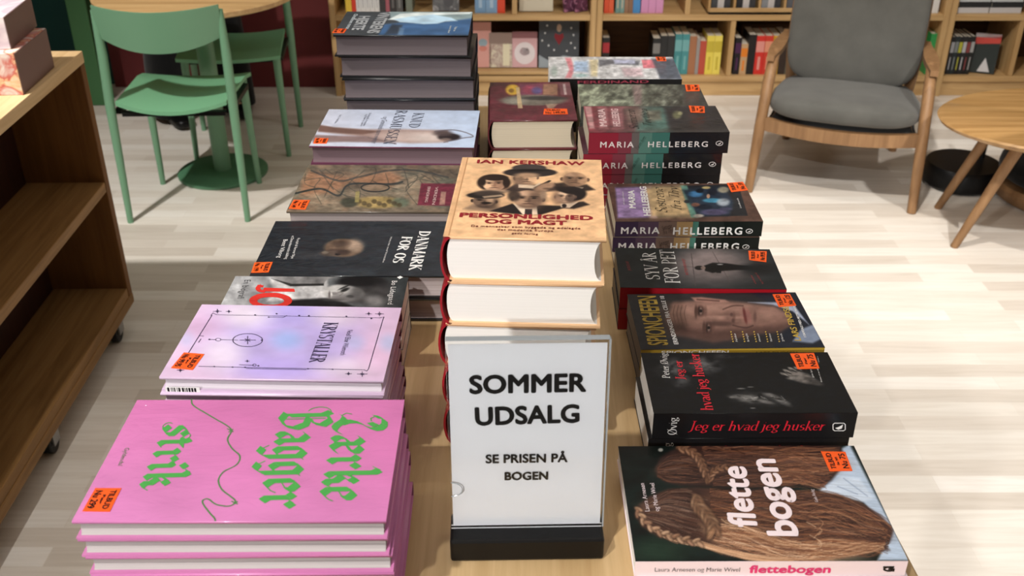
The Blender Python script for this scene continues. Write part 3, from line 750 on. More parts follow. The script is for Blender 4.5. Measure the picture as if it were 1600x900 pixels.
def ex_jo(B, mb):
    B.quad(mb, pts(g, [(700, 108), (872, 114), (876, 132), (690, 130)]), 2)
    for l in (arc(700, 112, 34, 18, 90, 235, 12),):
        B.stroke(mb, pts(g, l), .006, 2)
    B.quad(mb, pts(g, [(664, 92), (700, 96), (692, 108), (660, 104)]), 2)
    o_, i_ = arc(738, 182, 122, 45, 0, 360, 40), arc(738, 184, 76, 22, 0, 360, 40)
    for k in range(40): B.quad(mb, pts(g, [o_[k], o_[k + 1], i_[k + 1], i_[k]]), 2)
    ps, w = sans('En biografi', 0, 1.15); B.put(mb, ps, w, g(590, 66), g(548, 172), g(626, 68), 4)
    ps, w = sans('Bo Lidegaard', 0, 1.1); B.put(mb, ps, w, g(1428, 70), g(1402, 204), g(1458, 72), 3)
    B.quad(mb, pts(g, [(1456, 50), (1474, 42), (1490, 50), (1470, 60)]), 3)
stack('paperback_book', [(368, 432), (640, 433), (624, 492), (338, 489)], .65, .026, 'back', False,
      (plain('grey_card', 120, 120, 122), plain('dark_card', 40, 42, 46), PAGE_W), art_jo, ex_jo, ART_GLOSS, (RED_INK, WHITE_INK, ink(48, 48, 50)), None,
      'grey paperback with a black and white portrait and big red JO letters', 'grey portrait paperback', 'the pile behind the lilac books', 'grey portrait paperbacks', .003)

# --- dark history book with the brain
e5 = c_(380, 160, .3555)
def art_dan(P):
    P.crop(380, 160, .3555); P.grad(100, 600, 860, 560, (26, 32, 38), (36, 42, 48))
    P.blob(300, 670, 60, 14, (52, 54, 58), .7, .8)
    P.blob(440, 640, 84, 40, (104, 84, 68), 1, .15); P.blob(490, 632, 36, 28, (158, 136, 118), .9, .6); P.blob(430, 622, 40, 16, (66, 52, 44), .8, .6); P.blob(410, 655, 40, 12, (60, 46, 40), .9, .6)
    P.blob(385, 664, 46, 13, (76, 64, 56), .9, .4); P.blob(360, 660, 14, 6, (130, 118, 104), .8, .5); P.blob(415, 668, 12, 5, (18, 18, 20), 1, .4); P.blob(440, 660, 30, 12, (44, 34, 30), .8, .5)
    P.blob(500, 750, 60, 12, (60, 68, 74), .5, .9)
    P.grain(.03, .06, .25, 11)
def ex_dan(B, mb):
    for txt, p0, p1, pc in (('DANMARK', (776, 566), (728, 738), (824, 569)), ('FOR OS', (700, 590), (655, 706), (744, 593))):
        ps, w = pen(txt, ROMAN, (.085, 0), .024); B.put(mb, ps, w, e5(*p0), e5(*p1), e5(*pc), 2)
    for txt, p0, p1, pc in (('Fortid til forsvar Nye', (238, 598), (210, 688), (250, 599)), ('et Danmarkserstedet skildring', (214, 588), (182, 690), (226, 589)), ('Bent Viborg', (178, 604), (150, 684), (196, 605)), ('Historien mod fremtiden', (648, 592), (612, 704), (656, 592))):
        ps, w = sans(txt); B.put(mb, ps, w, e5(*p0), e5(*p1), e5(*pc), 2)
stack('hardcover_book', [(437, 346), (716, 346), (694, 432), (383, 430)], .66, .0345, 'back', True,
      (plain('night_boards', 30, 35, 40, .3, .4), plain('night_spine', 24, 28, 32), PAGE_G), art_dan, ex_dan, ART_WRAP, (WHITE_INK,),
      (pts(e5, [(50, 705), (130, 703), (112, 748), (35, 750)]), price('199'), 'down'),
      'near black hardback with a brown skull and white serif title', 'near black hardback in clear wrap', 'the brown skull pile', 'near black history hardbacks', .003)

# --- old map book
def art_map(P):
    P.crop(380, 160, .3555); P.fill((112, 100, 84))
    P.grain(.012, .03, .5, 21); f2 = P.grain(.008, .02, .55, 22, col=(78, 86, 76)); P.grain(.02, .05, .45, 25, col=(140, 112, 90))
    P.poly([(290, 300), (470, 330), (640, 300), (700, 330), (640, 380), (470, 350), (400, 400), (250, 410), (260, 350)], (146, 106, 80), .85, 14)
    for k in range(16):
        x, y = 250 + k * 42, 300 + 20 * math.sin(k * 1.7); r = random.Random(k)
        ln = smooth_pts([(x + r.uniform(-30, 30), y + r.uniform(-10, 30)), (x + r.uniform(0, 60), y + r.uniform(0, 60)), (x + r.uniform(-40, 80), y + r.uniform(20, 110)), (x + r.uniform(-20, 90), y + r.uniform(40, 150))], 6)
        P.line(ln, 2.2, (52, 54, 48), .5)
    P.line(smooth_pts([(300, 300), (420, 345), (500, 330), (640, 300), (760, 300), (900, 330)], 8), 4, (48, 54, 54), .7)
    P.line(smooth_pts([(230, 400), (340, 380), (420, 410), (470, 360), (640, 360), (700, 350)], 8), 4, (38, 46, 46), .9)
    P.blob(580, 375, 60, 16, (128, 108, 88), .9, .4); P.line(arc(580, 375, 62, 18, 0, 360, 24), 3, (30, 36, 36), .9)
    P.blob(590, 440, 100, 26, (164, 140, 84), .85, .3); P.blob(465, 440, 38, 22, (50, 54, 44), .9, .3); P.blob(690, 440, 40, 20, (84, 100, 84), .8, .4)
    for k in range(9): P.blob(510 + k * 22, 436 + (k % 3) * 8, 12, 10, (70, 60, 40), .8, .4)
    P.poly([(494, 392), (512, 390), (508, 440), (490, 440)], (150, 138, 84), .8, 3)
    P.poly([(782, 356), (945, 358), (925, 456), (766, 452)], (104, 34, 52), .95, 3)
    P.poly([(870, 392), (892, 393), (886, 450), (862, 450)], (176, 142, 122), .8, 3)
    P.grain(.05, .12, .25, 27)
def ex_map(B, mb):
    for txt, p0, p1, pc in (('ERINDRING', (812, 372), (798, 440), (824, 372)), ('VERDEN', (846, 372), (830, 450), (858, 373))):
        ps, w = sans(txt); B.put(mb, ps, w, e5(*p0), e5(*p1), e5(*pc), 2)
stack('hardcover_book', [(483, 258), (742, 258), (722, 332), (446, 330)], .66, .0345, 'back', True,
      (plain('olive_boards', 92, 82, 70, .35, .3), plain('wine_spine', 88, 30, 46), PAGE_G), art_map, ex_map, ART_WRAP, (ink(214, 190, 184),),
      (pts(e5, [(222, 430), (294, 431), (274, 472), (200, 468)]), price('149'), 'down'),
      'brown green hardback with map painting and wine red box', 'brown hardback with grey pages', 'the map painting pile', 'map painting hardbacks', .003)

# --- pale blue explorer book
k2 = c_(480, 0, .2888)
def art_knud(P):
    P.crop(480, 0, .2888); P.grad(100, 640, 900, 700, (196, 200, 216), (190, 206, 232))
    P.poly([(62, 676), (140, 690), (300, 700), (520, 700), (760, 706), (760, 770), (560, 775), (420, 765), (330, 745), (60, 712)], (150, 122, 112), .9, 9)
    P.poly([(30, 730), (200, 735), (330, 738), (430, 750), (420, 772), (200, 768), (30, 772)], (128, 106, 104), .95, 7)
    P.poly([(62, 676), (150, 690), (300, 702), (400, 712), (300, 728), (60, 712)], (106, 80, 72), .9, 6)
    P.blob(560, 738, 170, 30, (196, 178, 172), .8, .6); P.blob(660, 745, 90, 24, (210, 196, 190), .8, .6)
    P.blob(768, 742, 62, 20, (44, 38, 40), 1, .25); P.blob(735, 722, 50, 16, (78, 66, 66), .9, .5); P.blob(750, 756, 30, 9, (150, 130, 122), .7, .5)
    P.line(smooth_pts([(690, 712), (780, 703), (850, 715), (898, 738), (840, 748), (740, 770)], 8), 3, (96, 88, 96), .7)
    P.line([(330, 745), (480, 778)], 4, (110, 92, 90), .6); P.grain(.02, .05, .08, 31)
def ex_knud(B, mb):
    for txt, p0, p1, pc in (('KNUD', (578, 612), (546, 692), (634, 613)), ('RASMUSSEN', (486, 598), (410, 782), (542, 600))):
        ps, w = pen(txt, ROMAN, (.06, 0), .02); B.put(mb, ps, w, k2(*p0), k2(*p1), k2(*pc), 2)
    for txt, p0, p1, pc in (('og Grønlands store eventyr', (412, 634), (346, 778), (440, 636)), ('En biografi af manden', (336, 612), (300, 682), (350, 613)), ('bag myten og rejserne', (316, 620), (286, 684), (328, 621)), ('Kurt L. Frederiksen', (176, 622), (146, 668), (190, 623))):
        ps, w = sans(txt); B.put(mb, ps, w, k2(*p0), k2(*p1), k2(*pc), 3)
stack('hardcover_book', [(517, 171), (752, 173), (738, 231), (480, 228)], .63, .0300, 'back', True,
      (plain('plum_edge_boards', 104, 56, 78, .4), plain('ivory_spine', 206, 190, 150), page_mat('plum_pages', rgb(112, 92, 98))), art_knud, ex_knud, ART_GLOSS, (ink(60, 64, 82), ink(96, 98, 112)),
      (pts(k2, [(45, 748), (116, 750), (104, 778), (32, 778)]), price('199'), 'down'),
      'thick pale blue hardback with a lying figure and serif title', 'pale hardback with plum grey pages', 'the lying figure pile', 'pale blue hardbacks', .002)

# --- tall stack of slate and blue books
v7 = c_(520, 0, .2375)
def art_vin(P):
    P.crop(520, 0, .2375); P.grad(0, 150, 600, 150, (60, 64, 68), (64, 70, 76))
    P.poly([(372, 76), (930, 72), (925, 135), (800, 140), (380, 120)], (140, 160, 164), .95, 8)
    P.poly([(440, 150), (700, 150), (920, 120), (905, 232), (300, 232), (340, 160)], (64, 98, 140), 1, 10)
    P.poly([(360, 130), (440, 92), (560, 82), (740, 84), (920, 78), (900, 92), (680, 100), (520, 120), (440, 134)], (226, 236, 236), .95, 6)
    P.poly([(400, 128), (520, 108), (660, 96), (780, 116), (820, 138), (740, 142), (690, 156), (600, 160), (500, 150), (440, 146)], (184, 214, 234), .95, 6)
    P.poly([(390, 160), (460, 165), (430, 225), (340, 228)], (52, 60, 72), .9, 10); P.poly([(440, 180), (470, 190), (460, 232), (425, 232)], (110, 140, 170), .6, 8)
    P.grain(.01, .04, .2, 41)
def ex_vin(B, mb):
    for txt, p0, p1, pc, mi in (('VINTERENS', (312, 82), (226, 218), (382, 84), 2), ('HJERTE', (176, 108), (126, 198), (246, 110), 2)):
        ps, w = sans(txt, .05); B.put(mb, ps, w, v7(*p0), v7(*p1), v7(*pc), mi)
    for txt, p0, p1, pc in (('Christensen roman', (142, 94), (84, 192), (166, 95)), ('bogen om', (806, 178), (792, 206), (822, 179)), ('isens land', (772, 172), (756, 218), (786, 173))):
        ps, w = sans(txt, .02); B.put(mb, ps, w, v7(*p0), v7(*p1), v7(*pc), 3)
stack('hardcover_book', [(545, 18), (740, 19), (730, 55.5), (517.5, 55)], .495, .0392, 'back', True,
      (plain('black_boards', 18, 19, 22, .3), plain('blue_black_spine', 40, 60, 84, .3), PAGE_D), art_vin, ex_vin, ART_MATTE, (ink(168, 172, 176), ink(206, 216, 222)),
      (pts(v7, [(18, 190), (92, 192), (74, 219), (-6, 217)]), price('149'), 'down'),
      'slate and blue hardback with a pale iceberg picture', 'black hardback with dark mauve pages', 'the tall far left stack', 'tall stack of slate hardbacks', .004,
      jits=[(.007, .003, -.02), (.009, -.002, .01), (.010, -.001, .0), (.008, .001, 0), (.009, 0, 0)])

# --- peach portrait book, centre
m6 = c_(690, 240, 1 / 6.)
def art_ker(P):
    P.crop(690, 240, 1 / 6.); P.fill((238, 192, 146)); P.grain(.004, .012, .06, 51)
    P.blob(820, 420, 480, 150, (206, 164, 126), .5, .8)
    D = (40, 32, 30); M = (112, 90, 76); Lk = (222, 178, 140)
    # top row
    P.poly([(560, 360), (700, 280), (830, 300), (1060, 280), (1100, 350), (900, 360)], (64, 52, 48), 1, 14)
    P.head(792, 225, 112, 72, -.04, Lk, (110, 86, 72), (150, 122, 100), 'bald', .6)
    P.blob(830, 178, 252, 42, (44, 38, 38), 1, .1); P.blob(822, 136, 160, 36, (66, 58, 56), 1, .12); P.blob(800, 205, 110, 24, Lk, .8, .5); P.blob(820, 158, 160, 12, (24, 20, 20), .9, .4)
    P.poly([(720, 290), (870, 300), (920, 270), (930, 300), (860, 330), (720, 320)], (226, 200, 172), .9, 6)
    P.poly([(860, 322), (1010, 250), (1030, 256), (930, 330)], (40, 32, 30), 1, 4); P.blob(960, 318, 100, 36, (168, 132, 106), 1, .3, -.3); P.blob(1000, 330, 50, 10, (80, 60, 50), .7, .5)
    P.head(490, 285, 116, 66, .0, (228, 186, 150), (140, 104, 84), (44, 32, 28), 'full', -.4)
    P.poly([(340, 355), (420, 335), (560, 340), (640, 350), (560, 372)], (180, 150, 124), .8, 10)
    P.poly([(1060, 280), (1180, 270), (1230, 300), (1360, 290), (1440, 340), (1300, 360), (1080, 350)], (52, 42, 38), 1, 12)
    P.head(1250, 240, 128, 66, .03, (196, 154, 120), (110, 84, 68), (150, 116, 92), 'bald', .3)
    P.poly([(1255, 310), (1330, 320), (1300, 345)], (226, 200, 172), .9, 6)
    # bottom row
    P.poly([(200, 520), (300, 470), (430, 500), (560, 500), (560, 545), (420, 545)], (150, 122, 100), .9, 16)
    P.head(400, 445, 118, 62, .05, (120, 96, 80), (52, 40, 36), (36, 28, 26), 'bald', -.6)
    P.blob(452, 425, 40, 50, (214, 176, 142), .8, .7); P.blob(412, 392, 178, 32, (40, 34, 32), 1, .12); P.blob(440, 372, 140, 26, (70, 58, 52), .9, .3); P.poly([(380, 402), (560, 385), (580, 400), (400, 418)], (206, 176, 146), .8, 5); P.blob(420, 464, 50, 10, (24, 18, 18), 1, .4)
    P.poly([(450, 540), (660, 470), (770, 520), (790, 575), (600, 560)], (36, 30, 30), 1, 8); P.poly([(870, 485), (1130, 490), (1150, 510), (930, 575), (860, 570)], (38, 32, 30), 1, 8)
    P.poly([(672, 470), (770, 505), (890, 480), (900, 572), (760, 572)], (236, 212, 186), 1, 5); P.poly([(782, 520), (850, 520), (848, 575), (778, 575)], (52, 44, 44), 1, 4)
    P.head(810, 425, 150, 84, .03, (186, 148, 120), (96, 74, 62), (104, 86, 74), 'bald', -.5); P.blob(680, 395, 60, 50, (52, 42, 38), .9, .4); P.blob(955, 390, 30, 40, (150, 124, 104), .9, .5)
    P.poly([(1110, 510), (1250, 455), (1330, 450), (1390, 480), (1240, 520)], (44, 36, 34), 1, 10); P.poly([(1110, 470), (1290, 450), (1200, 510), (1120, 505)], (230, 202, 174), .9, 6); P.blob(1150, 490, 22, 18, (40, 32, 32), 1, .3)
    P.blob(1230, 378, 128, 68, (34, 28, 28), 1, .15); P.head(1160, 405, 98, 58, .0, (232, 194, 160), (120, 92, 76), (40, 30, 28), 'bald', .7); P.blob(1180, 350, 110, 28, (34, 28, 28), 1, .3, .25); P.blob(1215, 420, 50, 40, (60, 46, 42), .8, .5)
    P.grain(.012, .03, .16, 52)
    P.poly([(30, 770), (70, 770), (250, 30), (210, 30)], (226, 178, 132), .6, 8)
def ex_ker(B, mb):
    for txt, p0, p1, pc, bo in (('IAN KERSHAW', (335, 92), (1335, 112), (338, 60), .055), ('PERSONLIGHED', (172, 596), (1412, 626), (182, 558), .07), ('OG MAGT', (408, 656), (1168, 674), (416, 618), .07),):
        ps, w = sans(txt, bo, 1.04); B.put(mb, ps, w, m6(*p0), m6(*p1), m6(*pc), 2)
    for txt, p0, p1, pc in (('De mennesker som byggede og ødelagde', (276, 690), (1300, 714), (278, 672)), ('det moderne Europa', (522, 724), (1046, 738), (524, 706)), ('gads forlag', (656, 756), (902, 766), (658, 742))):
        ps, w = sans(txt, .02, 1.1); B.put(mb, ps, w, m6(*p0), m6(*p1), m6(*pc), 3)
    B.stroke(mb, pts(m6, [(66, 770), (246, 38)]), .0012, 4)
stack('hardcover_book', [(723.5, 246), (939.5, 250), (947.5, 375.5), (691, 369.5)], .465, .0530, 'left', True,
      (plain('peach_boards', 240, 196, 150, .35), plain('dark_red_spine', 150, 22, 34, .35), PAGE_W), art_ker, ex_ker, ART_MATTE, (ink(150, 20, 36), ink(132, 60, 48), ink(200, 152, 108)), None,
      'peach hardback with six portraits and a dark red title', 'peach edged hardback with red spine', 'the centre pile behind the notice', 'peach portrait hardbacks', .003, board=.0034,
      jits=[(-.002, .001, .0), (-.005, .003, -.008), (-.004, .001, .008), (-.003, .0, -.004)])

# --- maroon wrapped book behind the peach pile
q3 = c_(740, 80, .2625)
def art_mar(P):
    P.crop(740, 80, .2625); P.fill((92, 36, 48)); P.grain(.01, .02, .3, 61)
    P.poly([(270, 195), (415, 195), (410, 265), (280, 265)], (126, 66, 92), .9, 8); P.blob(330, 230, 40, 26, (176, 70, 96), .8, .5); P.blob(375, 235, 30, 20, (90, 90, 150), .8, .5)
    P.poly([(415, 195), (500, 195), (500, 262), (412, 262)], (156, 118, 92), .9, 6); P.poly([(505, 190), (580, 190), (588, 262), (520, 262)], (118, 74, 82), .9, 6); P.poly([(530, 195), (545, 195), (555, 260), (540, 260)], (214, 200, 196), .7, 4)
    P.blob(232, 230, 42, 32, (222, 180, 62), .95, .25); P.blob(225, 235, 16, 12, (120, 84, 36), .8, .4)
    P.blob(355, 292, 200, 32, (112, 108, 98), .95, .2); P.blob(420, 280, 130, 12, (48, 46, 48), .9, .4); P.blob(250, 300, 70, 16, (150, 146, 134), .8, .5)
    P.poly([(252, 215), (272, 215), (292, 340), (264, 340)], (206, 180, 140), .9, 4); P.poly([(430, 315), (500, 315), (470, 345), (440, 340)], (190, 170, 140), .7, 6)
    P.grain(.03, .06, .2, 62)
stack('hardcover_book', [(770, 129), (893, 128), (899, 187.5), (760.5, 188)], .62, .055, 'left', True,
      (plain('maroon_boards', 94, 36, 48, .3, .5), plain('maroon_spine', 86, 30, 42, .3), PAGE_C), art_mar, None, ART_WRAP, (),
      (pts(q3, [(420, 344), (556, 344), (562, 376), (414, 378)]), [('TILBUD', .1, .7, .15, .4), ('Nu 149,95', .1, .9, .55, .9)], 'across'),
      'maroon hardback in clear wrap with a colourful collage', 'maroon hardback in clear wrap', 'the maroon pile', 'maroon wrapped hardbacks', .003)

# --- braids book, right front
r4 = c_(940, 660, .3125)
def art_fle(P):
    P.crop(940, 660, .3125); P.fill((18, 26, 24)); P.grain(.01, .02, .5, 71); P.blob(280, 640, 140, 60, (36, 56, 42), .7, .8)
    P.poly([(1080, 330), (1200, 130), (1240, 110), (1540, 690), (1380, 690), (1440, 560), (1300, 390), (1100, 345)], (176, 192, 212), 1, 10)
    P.poly([(1090, 345), (1200, 270), (1290, 280), (1360, 380), (1300, 400)], (200, 212, 228), .9, 10)
    P.line([(1210, 280), (1330, 370)], 3, (150, 166, 190), .8); P.line([(1180, 320), (1280, 360)], 3, (150, 166, 190), .8)
    rnd = random.Random(4)
    def lock(path0, path1, n, cols, w=(1.1, 3.0), a=.5, wav=5.0):
        for i in range(n):
            s = rnd.random(); ph, fr, am = rnd.uniform(0, 6.3), rnd.uniform(.5, 1.3), rnd.uniform(.2, 1) * wav
            ln = [(p[0] * (1 - s) + q[0] * s, p[1] * (1 - s) + q[1] * s) for p, q in zip(path0, path1)]
            ln = smooth_pts(ln, 5); m = len(ln); k0 = int(rnd.uniform(-.3, .6) * m); k1 = k0 + int(rnd.uniform(.35, .8) * m)
            ln = [(x, y + am * math.sin(ph + fr * k) + am * 1.5 * math.sin(ph * 2 + k * .35)) for k, (x, y) in enumerate(ln)][max(0, k0):k1]
            if len(ln) < 2: continue
            c = rnd.choice(cols); g = rnd.uniform(-14, 14); P.line(ln, rnd.uniform(*w), tuple(max(0, x + g) for x in c), a)
    # far head
    dk = [(44, 29, 26), (60, 40, 34), (76, 51, 42), (92, 62, 50), (34, 24, 23)]; md = [(108, 70, 50), (134, 86, 60), (92, 58, 46), (152, 102, 72)]; lt = [(186, 142, 108), (208, 168, 132), (166, 122, 90), (226, 192, 158)]
    P.poly([(268, 230), (290, 175), (350, 140), (420, 122), (520, 112), (1190, 108), (1215, 170), (1200, 230), (1150, 290), (1090, 335), (980, 318), (820, 325), (560, 322), (400, 318), (320, 300), (278, 270)], (46, 31, 28), 1, 12)
    P.blob(360, 220, 80, 34, (104, 76, 62), .7, .8, -.3); P.blob(430, 180, 70, 20, (92, 66, 54), .7, .8); P.blob(900, 150, 180, 16, (104, 68, 50), .7, .8); P.blob(1050, 230, 150, 34, (128, 82, 56), .8, .8, -.1); P.blob(860, 290, 160, 14, (110, 74, 56), .7, .8)
    lock([(282, 215), (340, 172), (430, 158), (510, 200)], [(280, 272), (340, 302), (440, 312), (530, 304)], 170, dk + md[:1], wav=4)
    lock([(500, 116), (640, 116), (820, 120), (1000, 118), (1200, 112)], [(560, 318), (700, 312), (840, 316), (980, 306), (1110, 326)], 330, dk + dk + md, wav=9)
    lock([(840, 170), (960, 160), (1080, 170), (1215, 150)], [(840, 315), (960, 300), (1050, 312), (1120, 322)], 170, md + dk[2:4] + lt[2:3], wav=9)
    # near head
    P.poly([(166, 460), (190, 410), (240, 370), (330, 335), (480, 325), (640, 335), (860, 338), (1090, 348), (1180, 360), (1300, 405), (1400, 470), (1462, 540), (1440, 600), (1400, 585), (1440, 640), (1360, 640), (1300, 668), (1180, 672), (1080, 700), (840, 700), (620, 668), (480, 610), (380, 600), (280, 570), (200, 520)], (66, 44, 37), 1, 12)
    P.blob(330, 430, 110, 36, (112, 88, 76), .7, .8, .1); P.blob(300, 470, 70, 20, (140, 112, 96), .5, .8, .3); P.blob(450, 380, 60, 40, (40, 28, 26), .8, .8)
    P.blob(760, 565, 200, 44, (196, 152, 114), .9, .8, .2); P.blob(620, 570, 90, 44, (206, 166, 128), .85, .8, .4); P.blob(980, 655, 260, 34, (212, 170, 134), .9, .8, .05); P.blob(760, 390, 200, 22, (120, 86, 62), .7, .8, .05)
    P.blob(1140, 420, 160, 24, (128, 82, 62), .8, .8, .25); P.blob(1020, 500, 200, 24, (60, 38, 32), .8, .8, .1); P.blob(1280, 560, 140, 30, (64, 40, 36), .8, .8, .1); P.blob(1340, 470, 80, 24, (110, 68, 54), .8, .8, .5); P.blob(1160, 590, 120, 16, (150, 106, 80), .8, .8)
    lock([(235, 400), (330, 342), (430, 336), (530, 375)], [(205, 480), (300, 520), (400, 560), (500, 580)], 230, dk + [(110, 86, 72), (136, 108, 92)], wav=4)
    lock([(540, 335), (700, 335), (900, 342), (1090, 352), (1280, 402), (1450, 520)], [(560, 590), (760, 650), (960, 665), (1150, 640), (1300, 650), (1430, 630)], 480, md + dk + dk, wav=13)
    lock([(600, 500), (760, 540), (940, 590), (1120, 590), (1290, 600), (1420, 600)], [(560, 590), (740, 640), (940, 680), (1100, 690), (1260, 665), (1400, 640)], 220, lt + md, wav=12)
    lock([(640, 380), (820, 370), (980, 410), (1140, 400), (1300, 450), (1430, 520)], [(660, 480), (840, 500), (1000, 520), (1160, 530), (1300, 560), (1420, 580)], 170, md + lt[2:3] + dk, wav=14)
    lock([(480, 590), (640, 640), (800, 670), (960, 690)], [(380, 590), (560, 640), (760, 690), (940, 698)], 120, lt, wav=5)
    lock([(172, 430), (225, 505), (330, 556), (430, 586)], [(205, 480), (270, 545), (360, 596), (470, 622)], 120, lt + dk[2:4], wav=4)
    for y0 in (500, 540, 600): lock([(1020, y0 - 40), (1090, y0), (1060, y0 + 40)], [(1040, y0 - 40), (1110, y0), (1080, y0 + 40)], 3, lt, wav=4)
    # plaits
    def plait(path, w, cols):
        ps = smooth_pts(path, 4)
        for i, (x, y) in enumerate(ps[:-1]):
            dx, dy = ps[i + 1][0] - x, ps[i + 1][1] - y; an = math.atan2(dy, dx); sd = 1 if i % 2 else -1
            ox, oy = -math.sin(an) * w * .32 * sd, math.cos(an) * w * .32 * sd; a2 = an + sd * .55; c = cols[i % len(cols)]
            P.blob(x + ox, y + oy, w * .95, w * .52, (46, 31, 26), .7, .5, a2); P.blob(x + ox, y + oy, w * .78, w * .36, c, .95, .5, a2)
            P.blob(x + ox * 1.2, y + oy * 1.2, w * .5, w * .14, tuple(min(255, k + 34) for k in c), .7, .7, a2)
            for q in range(5):
                t = (q - 2) / 5. * w * .5; cx, cy = x + ox - math.sin(a2) * t, y + oy + math.cos(a2) * t; g = rnd.uniform(-40, 24)
                P.line(smooth_pts([(cx - math.cos(a2) * w * .55, cy - math.sin(a2) * w * .55), (cx + math.sin(a2) * 3 * sd, cy - math.cos(a2) * 3 * sd), (cx + math.cos(a2) * w * .55, cy + math.sin(a2) * w * .55)], 3), 1.5, tuple(max(0, min(255, k + g)) for k in c), .45)
    plait([(390, 130), (450, 146), (492, 190), (512, 240), (540, 292)], 26, [(112, 78, 58), (136, 98, 74)])
    plait([(540, 292), (556, 250), (610, 226), (690, 236)], 22, [(112, 78, 58), (134, 96, 72)])
    plait([(470, 385), (492, 430), (530, 470), (556, 520), (560, 565)], 40, [(146, 108, 80), (170, 132, 100), (128, 92, 68)])
    plait([(178, 440), (226, 508), (316, 560), (420, 588), (510, 606)], 27, [(166, 130, 102), (146, 108, 84), (182, 146, 116)])
    P.blob(295, 138, 12, 9, (190, 190, 184), .9, .4)
    P.grain(.01, .2, .12, 73, rot=.1)
WHITE_T = ink(238, 222, 226); PINK_T = ink(224, 60, 118)
def ex_fle(B, mb):
    for txt, p0, p1, pc in (('flette', (776, 524), (716, 226), (640, 528)), ('bogen', (982, 566), (862, 188), (832, 570))):
        ps, w = sans(txt, .042, 1.0); B.put(mb, ps, w, r4(*p0), r4(*p1), r4(*pc), 2)
    for txt, p0, p1, pc in (('Laura Arnesen', (240, 446), (212, 306), (217, 447)), ('og Marie Wivel', (288, 446), (262, 306), (265, 447)), ('Gads Forlag', (1084, 400), (1058, 336), (1068, 402))):
        ps, w = sans(txt); B.put(mb, ps, w, r4(*p0), r4(*p1), r4(*pc), 2)
def sp_fle(B, mb):
    for txt, p0, p1, pc, mi, bo in (('Laura Arnesen og Marie Wivel', (265, 744), (690, 744), (265, 724), 1, 0), ('flettebogen', (738, 750), (1140, 750), (738, 714), 2, .05)):
        ps, w = sans(txt, bo); B.put(mb, ps, w, r4(*p0), r4(*p1), r4(*pc), mi, 'front')
    for l in (arc(1436, 732, 24, 9, 40, 320, 14), [(1436, 732), (1460, 732), (1458, 742)], [(1410, 722), (1460, 722)]): B.stroke(mb, pts(r4, l), .002, 1, 'front')
stack('paperback_book', [(965.5, 697.5), (1335, 696.5), (1418.5, 876.5), (993, 877.5)], .692, .019, 'front', False,
      (plain('pale_pink_card', 240, 222, 226, .35), plain('pale_pink_spine', 238, 218, 222, .35), PAGE_W), art_fle, ex_fle, ART_GLOSS, (WHITE_T,),
      (pts(r4, [(1096, 147), (1218, 149), (1254, 244), (1140, 246)]), price('75', 'Før 249'), 'up'),
      'large paperback showing two heads of braided brown hair', 'pale pink spined paperback', 'the near right pile', 'braid books', .003, spine_extra=sp_fle, spine_mats=(BLACK_INK, PINK_T))

# --- black book with red letters
s3 = c_(940, 440, .3111)
def art_jeg(P):
    P.crop(940, 440, .3111); P.fill((17, 18, 20))
    f3 = fbm(P.X * .012, P.Y * .02, 81, 5)
    for x, y, rx, ry, a in ((330, 430, 110, 80, .6), (520, 420, 130, 60, .55), (400, 500, 70, 50, .4), (640, 375, 110, 16, .4)):
        d = np.sqrt(((P.X - x) / rx) ** 2 + ((P.Y - y) / ry) ** 2); P.mix((1 - sstep(.1, 1.0, d)) * sstep(.3, .7, f3), (140, 138, 138), a)
    P.blob(790, 588, 135, 30, (44, 44, 44), .9, .6, .06); P.blob(745, 590, 52, 16, (120, 118, 116), .8, .7, .05); P.blob(690, 578, 46, 10, (104, 102, 100), .8, .6); P.blob(850, 572, 40, 9, (110, 108, 106), .8, .6, .25)
    P.blob(905, 600, 46, 12, (116, 114, 112), .8, .6, .45); P.blob(830, 606, 34, 8, (126, 122, 120), .7, .6, .2); P.blob(795, 574, 12, 12, (16, 16, 16), .8, .6); P.blob(878, 586, 30, 5, (14, 14, 14), .8, .6, .3); P.blob(768, 603, 22, 4, (20, 20, 20), .7, .6)
    for q in range(14): P.line([(680 + q * 17, 572 + (q * 7) % 22), (700 + q * 17, 578 + (q * 5) % 24)], 2.2, (150, 148, 145) if q % 3 else (18, 18, 18), .5)
    for x, y, rx, ry in ((700, 538, 20, 3), (748, 530, 15, 3), (760, 636, 14, 2.5), (655, 582, 14, 4)): P.blob(x, y, rx, ry, (130, 128, 126), .7, .5)
    P.blob(1000, 480, 76, 26, (104, 98, 94), .95, .3, .3); P.blob(1070, 505, 44, 14, (66, 62, 60), .9, .5, .3); P.blob(960, 485, 30, 9, (150, 144, 138), .7, .6)
    for x, y in ((930, 450), (955, 440), (915, 466), (985, 438)): P.blob(x, y, 22, 6, (132, 126, 120), .9, .4, .4); P.blob(x + 10, y + 9, 18, 3, (20, 20, 20), .9, .4, .4)
    P.grain(.04, .12, .4, 83)
RED_T = ink(206, 36, 52)
def ex_jeg(B, mb):
    for txt, p0, p1, pc, mi, nb in (('Peter Øvig', (342, 486), (326, 362), (305, 487), 2, .045), ('Jeg er', (418, 496), (402, 398), (374, 498), 3, .06), ('hvad jeg husker', (560, 648), (486, 362), (500, 650), 3, .06)):
        ps, w = pen(txt, SMALL, (nb, .01), .024); B.put(mb, ps, w, s3(*p0), s3(*p1), s3(*pc), mi)
    for txt, p0, p1, pc in (('Jyske Spor', (1066, 484), (1052, 440), (1058, 484)), ('Roman om en tid', (1108, 506), (1088, 440), (1100, 506)), ('Politikens', (1094, 410), (1086, 376), (1089, 410))):
        ps, w = sans(txt); B.put(mb, ps, w, s3(*p0), s3(*p1), s3(*pc), 2)
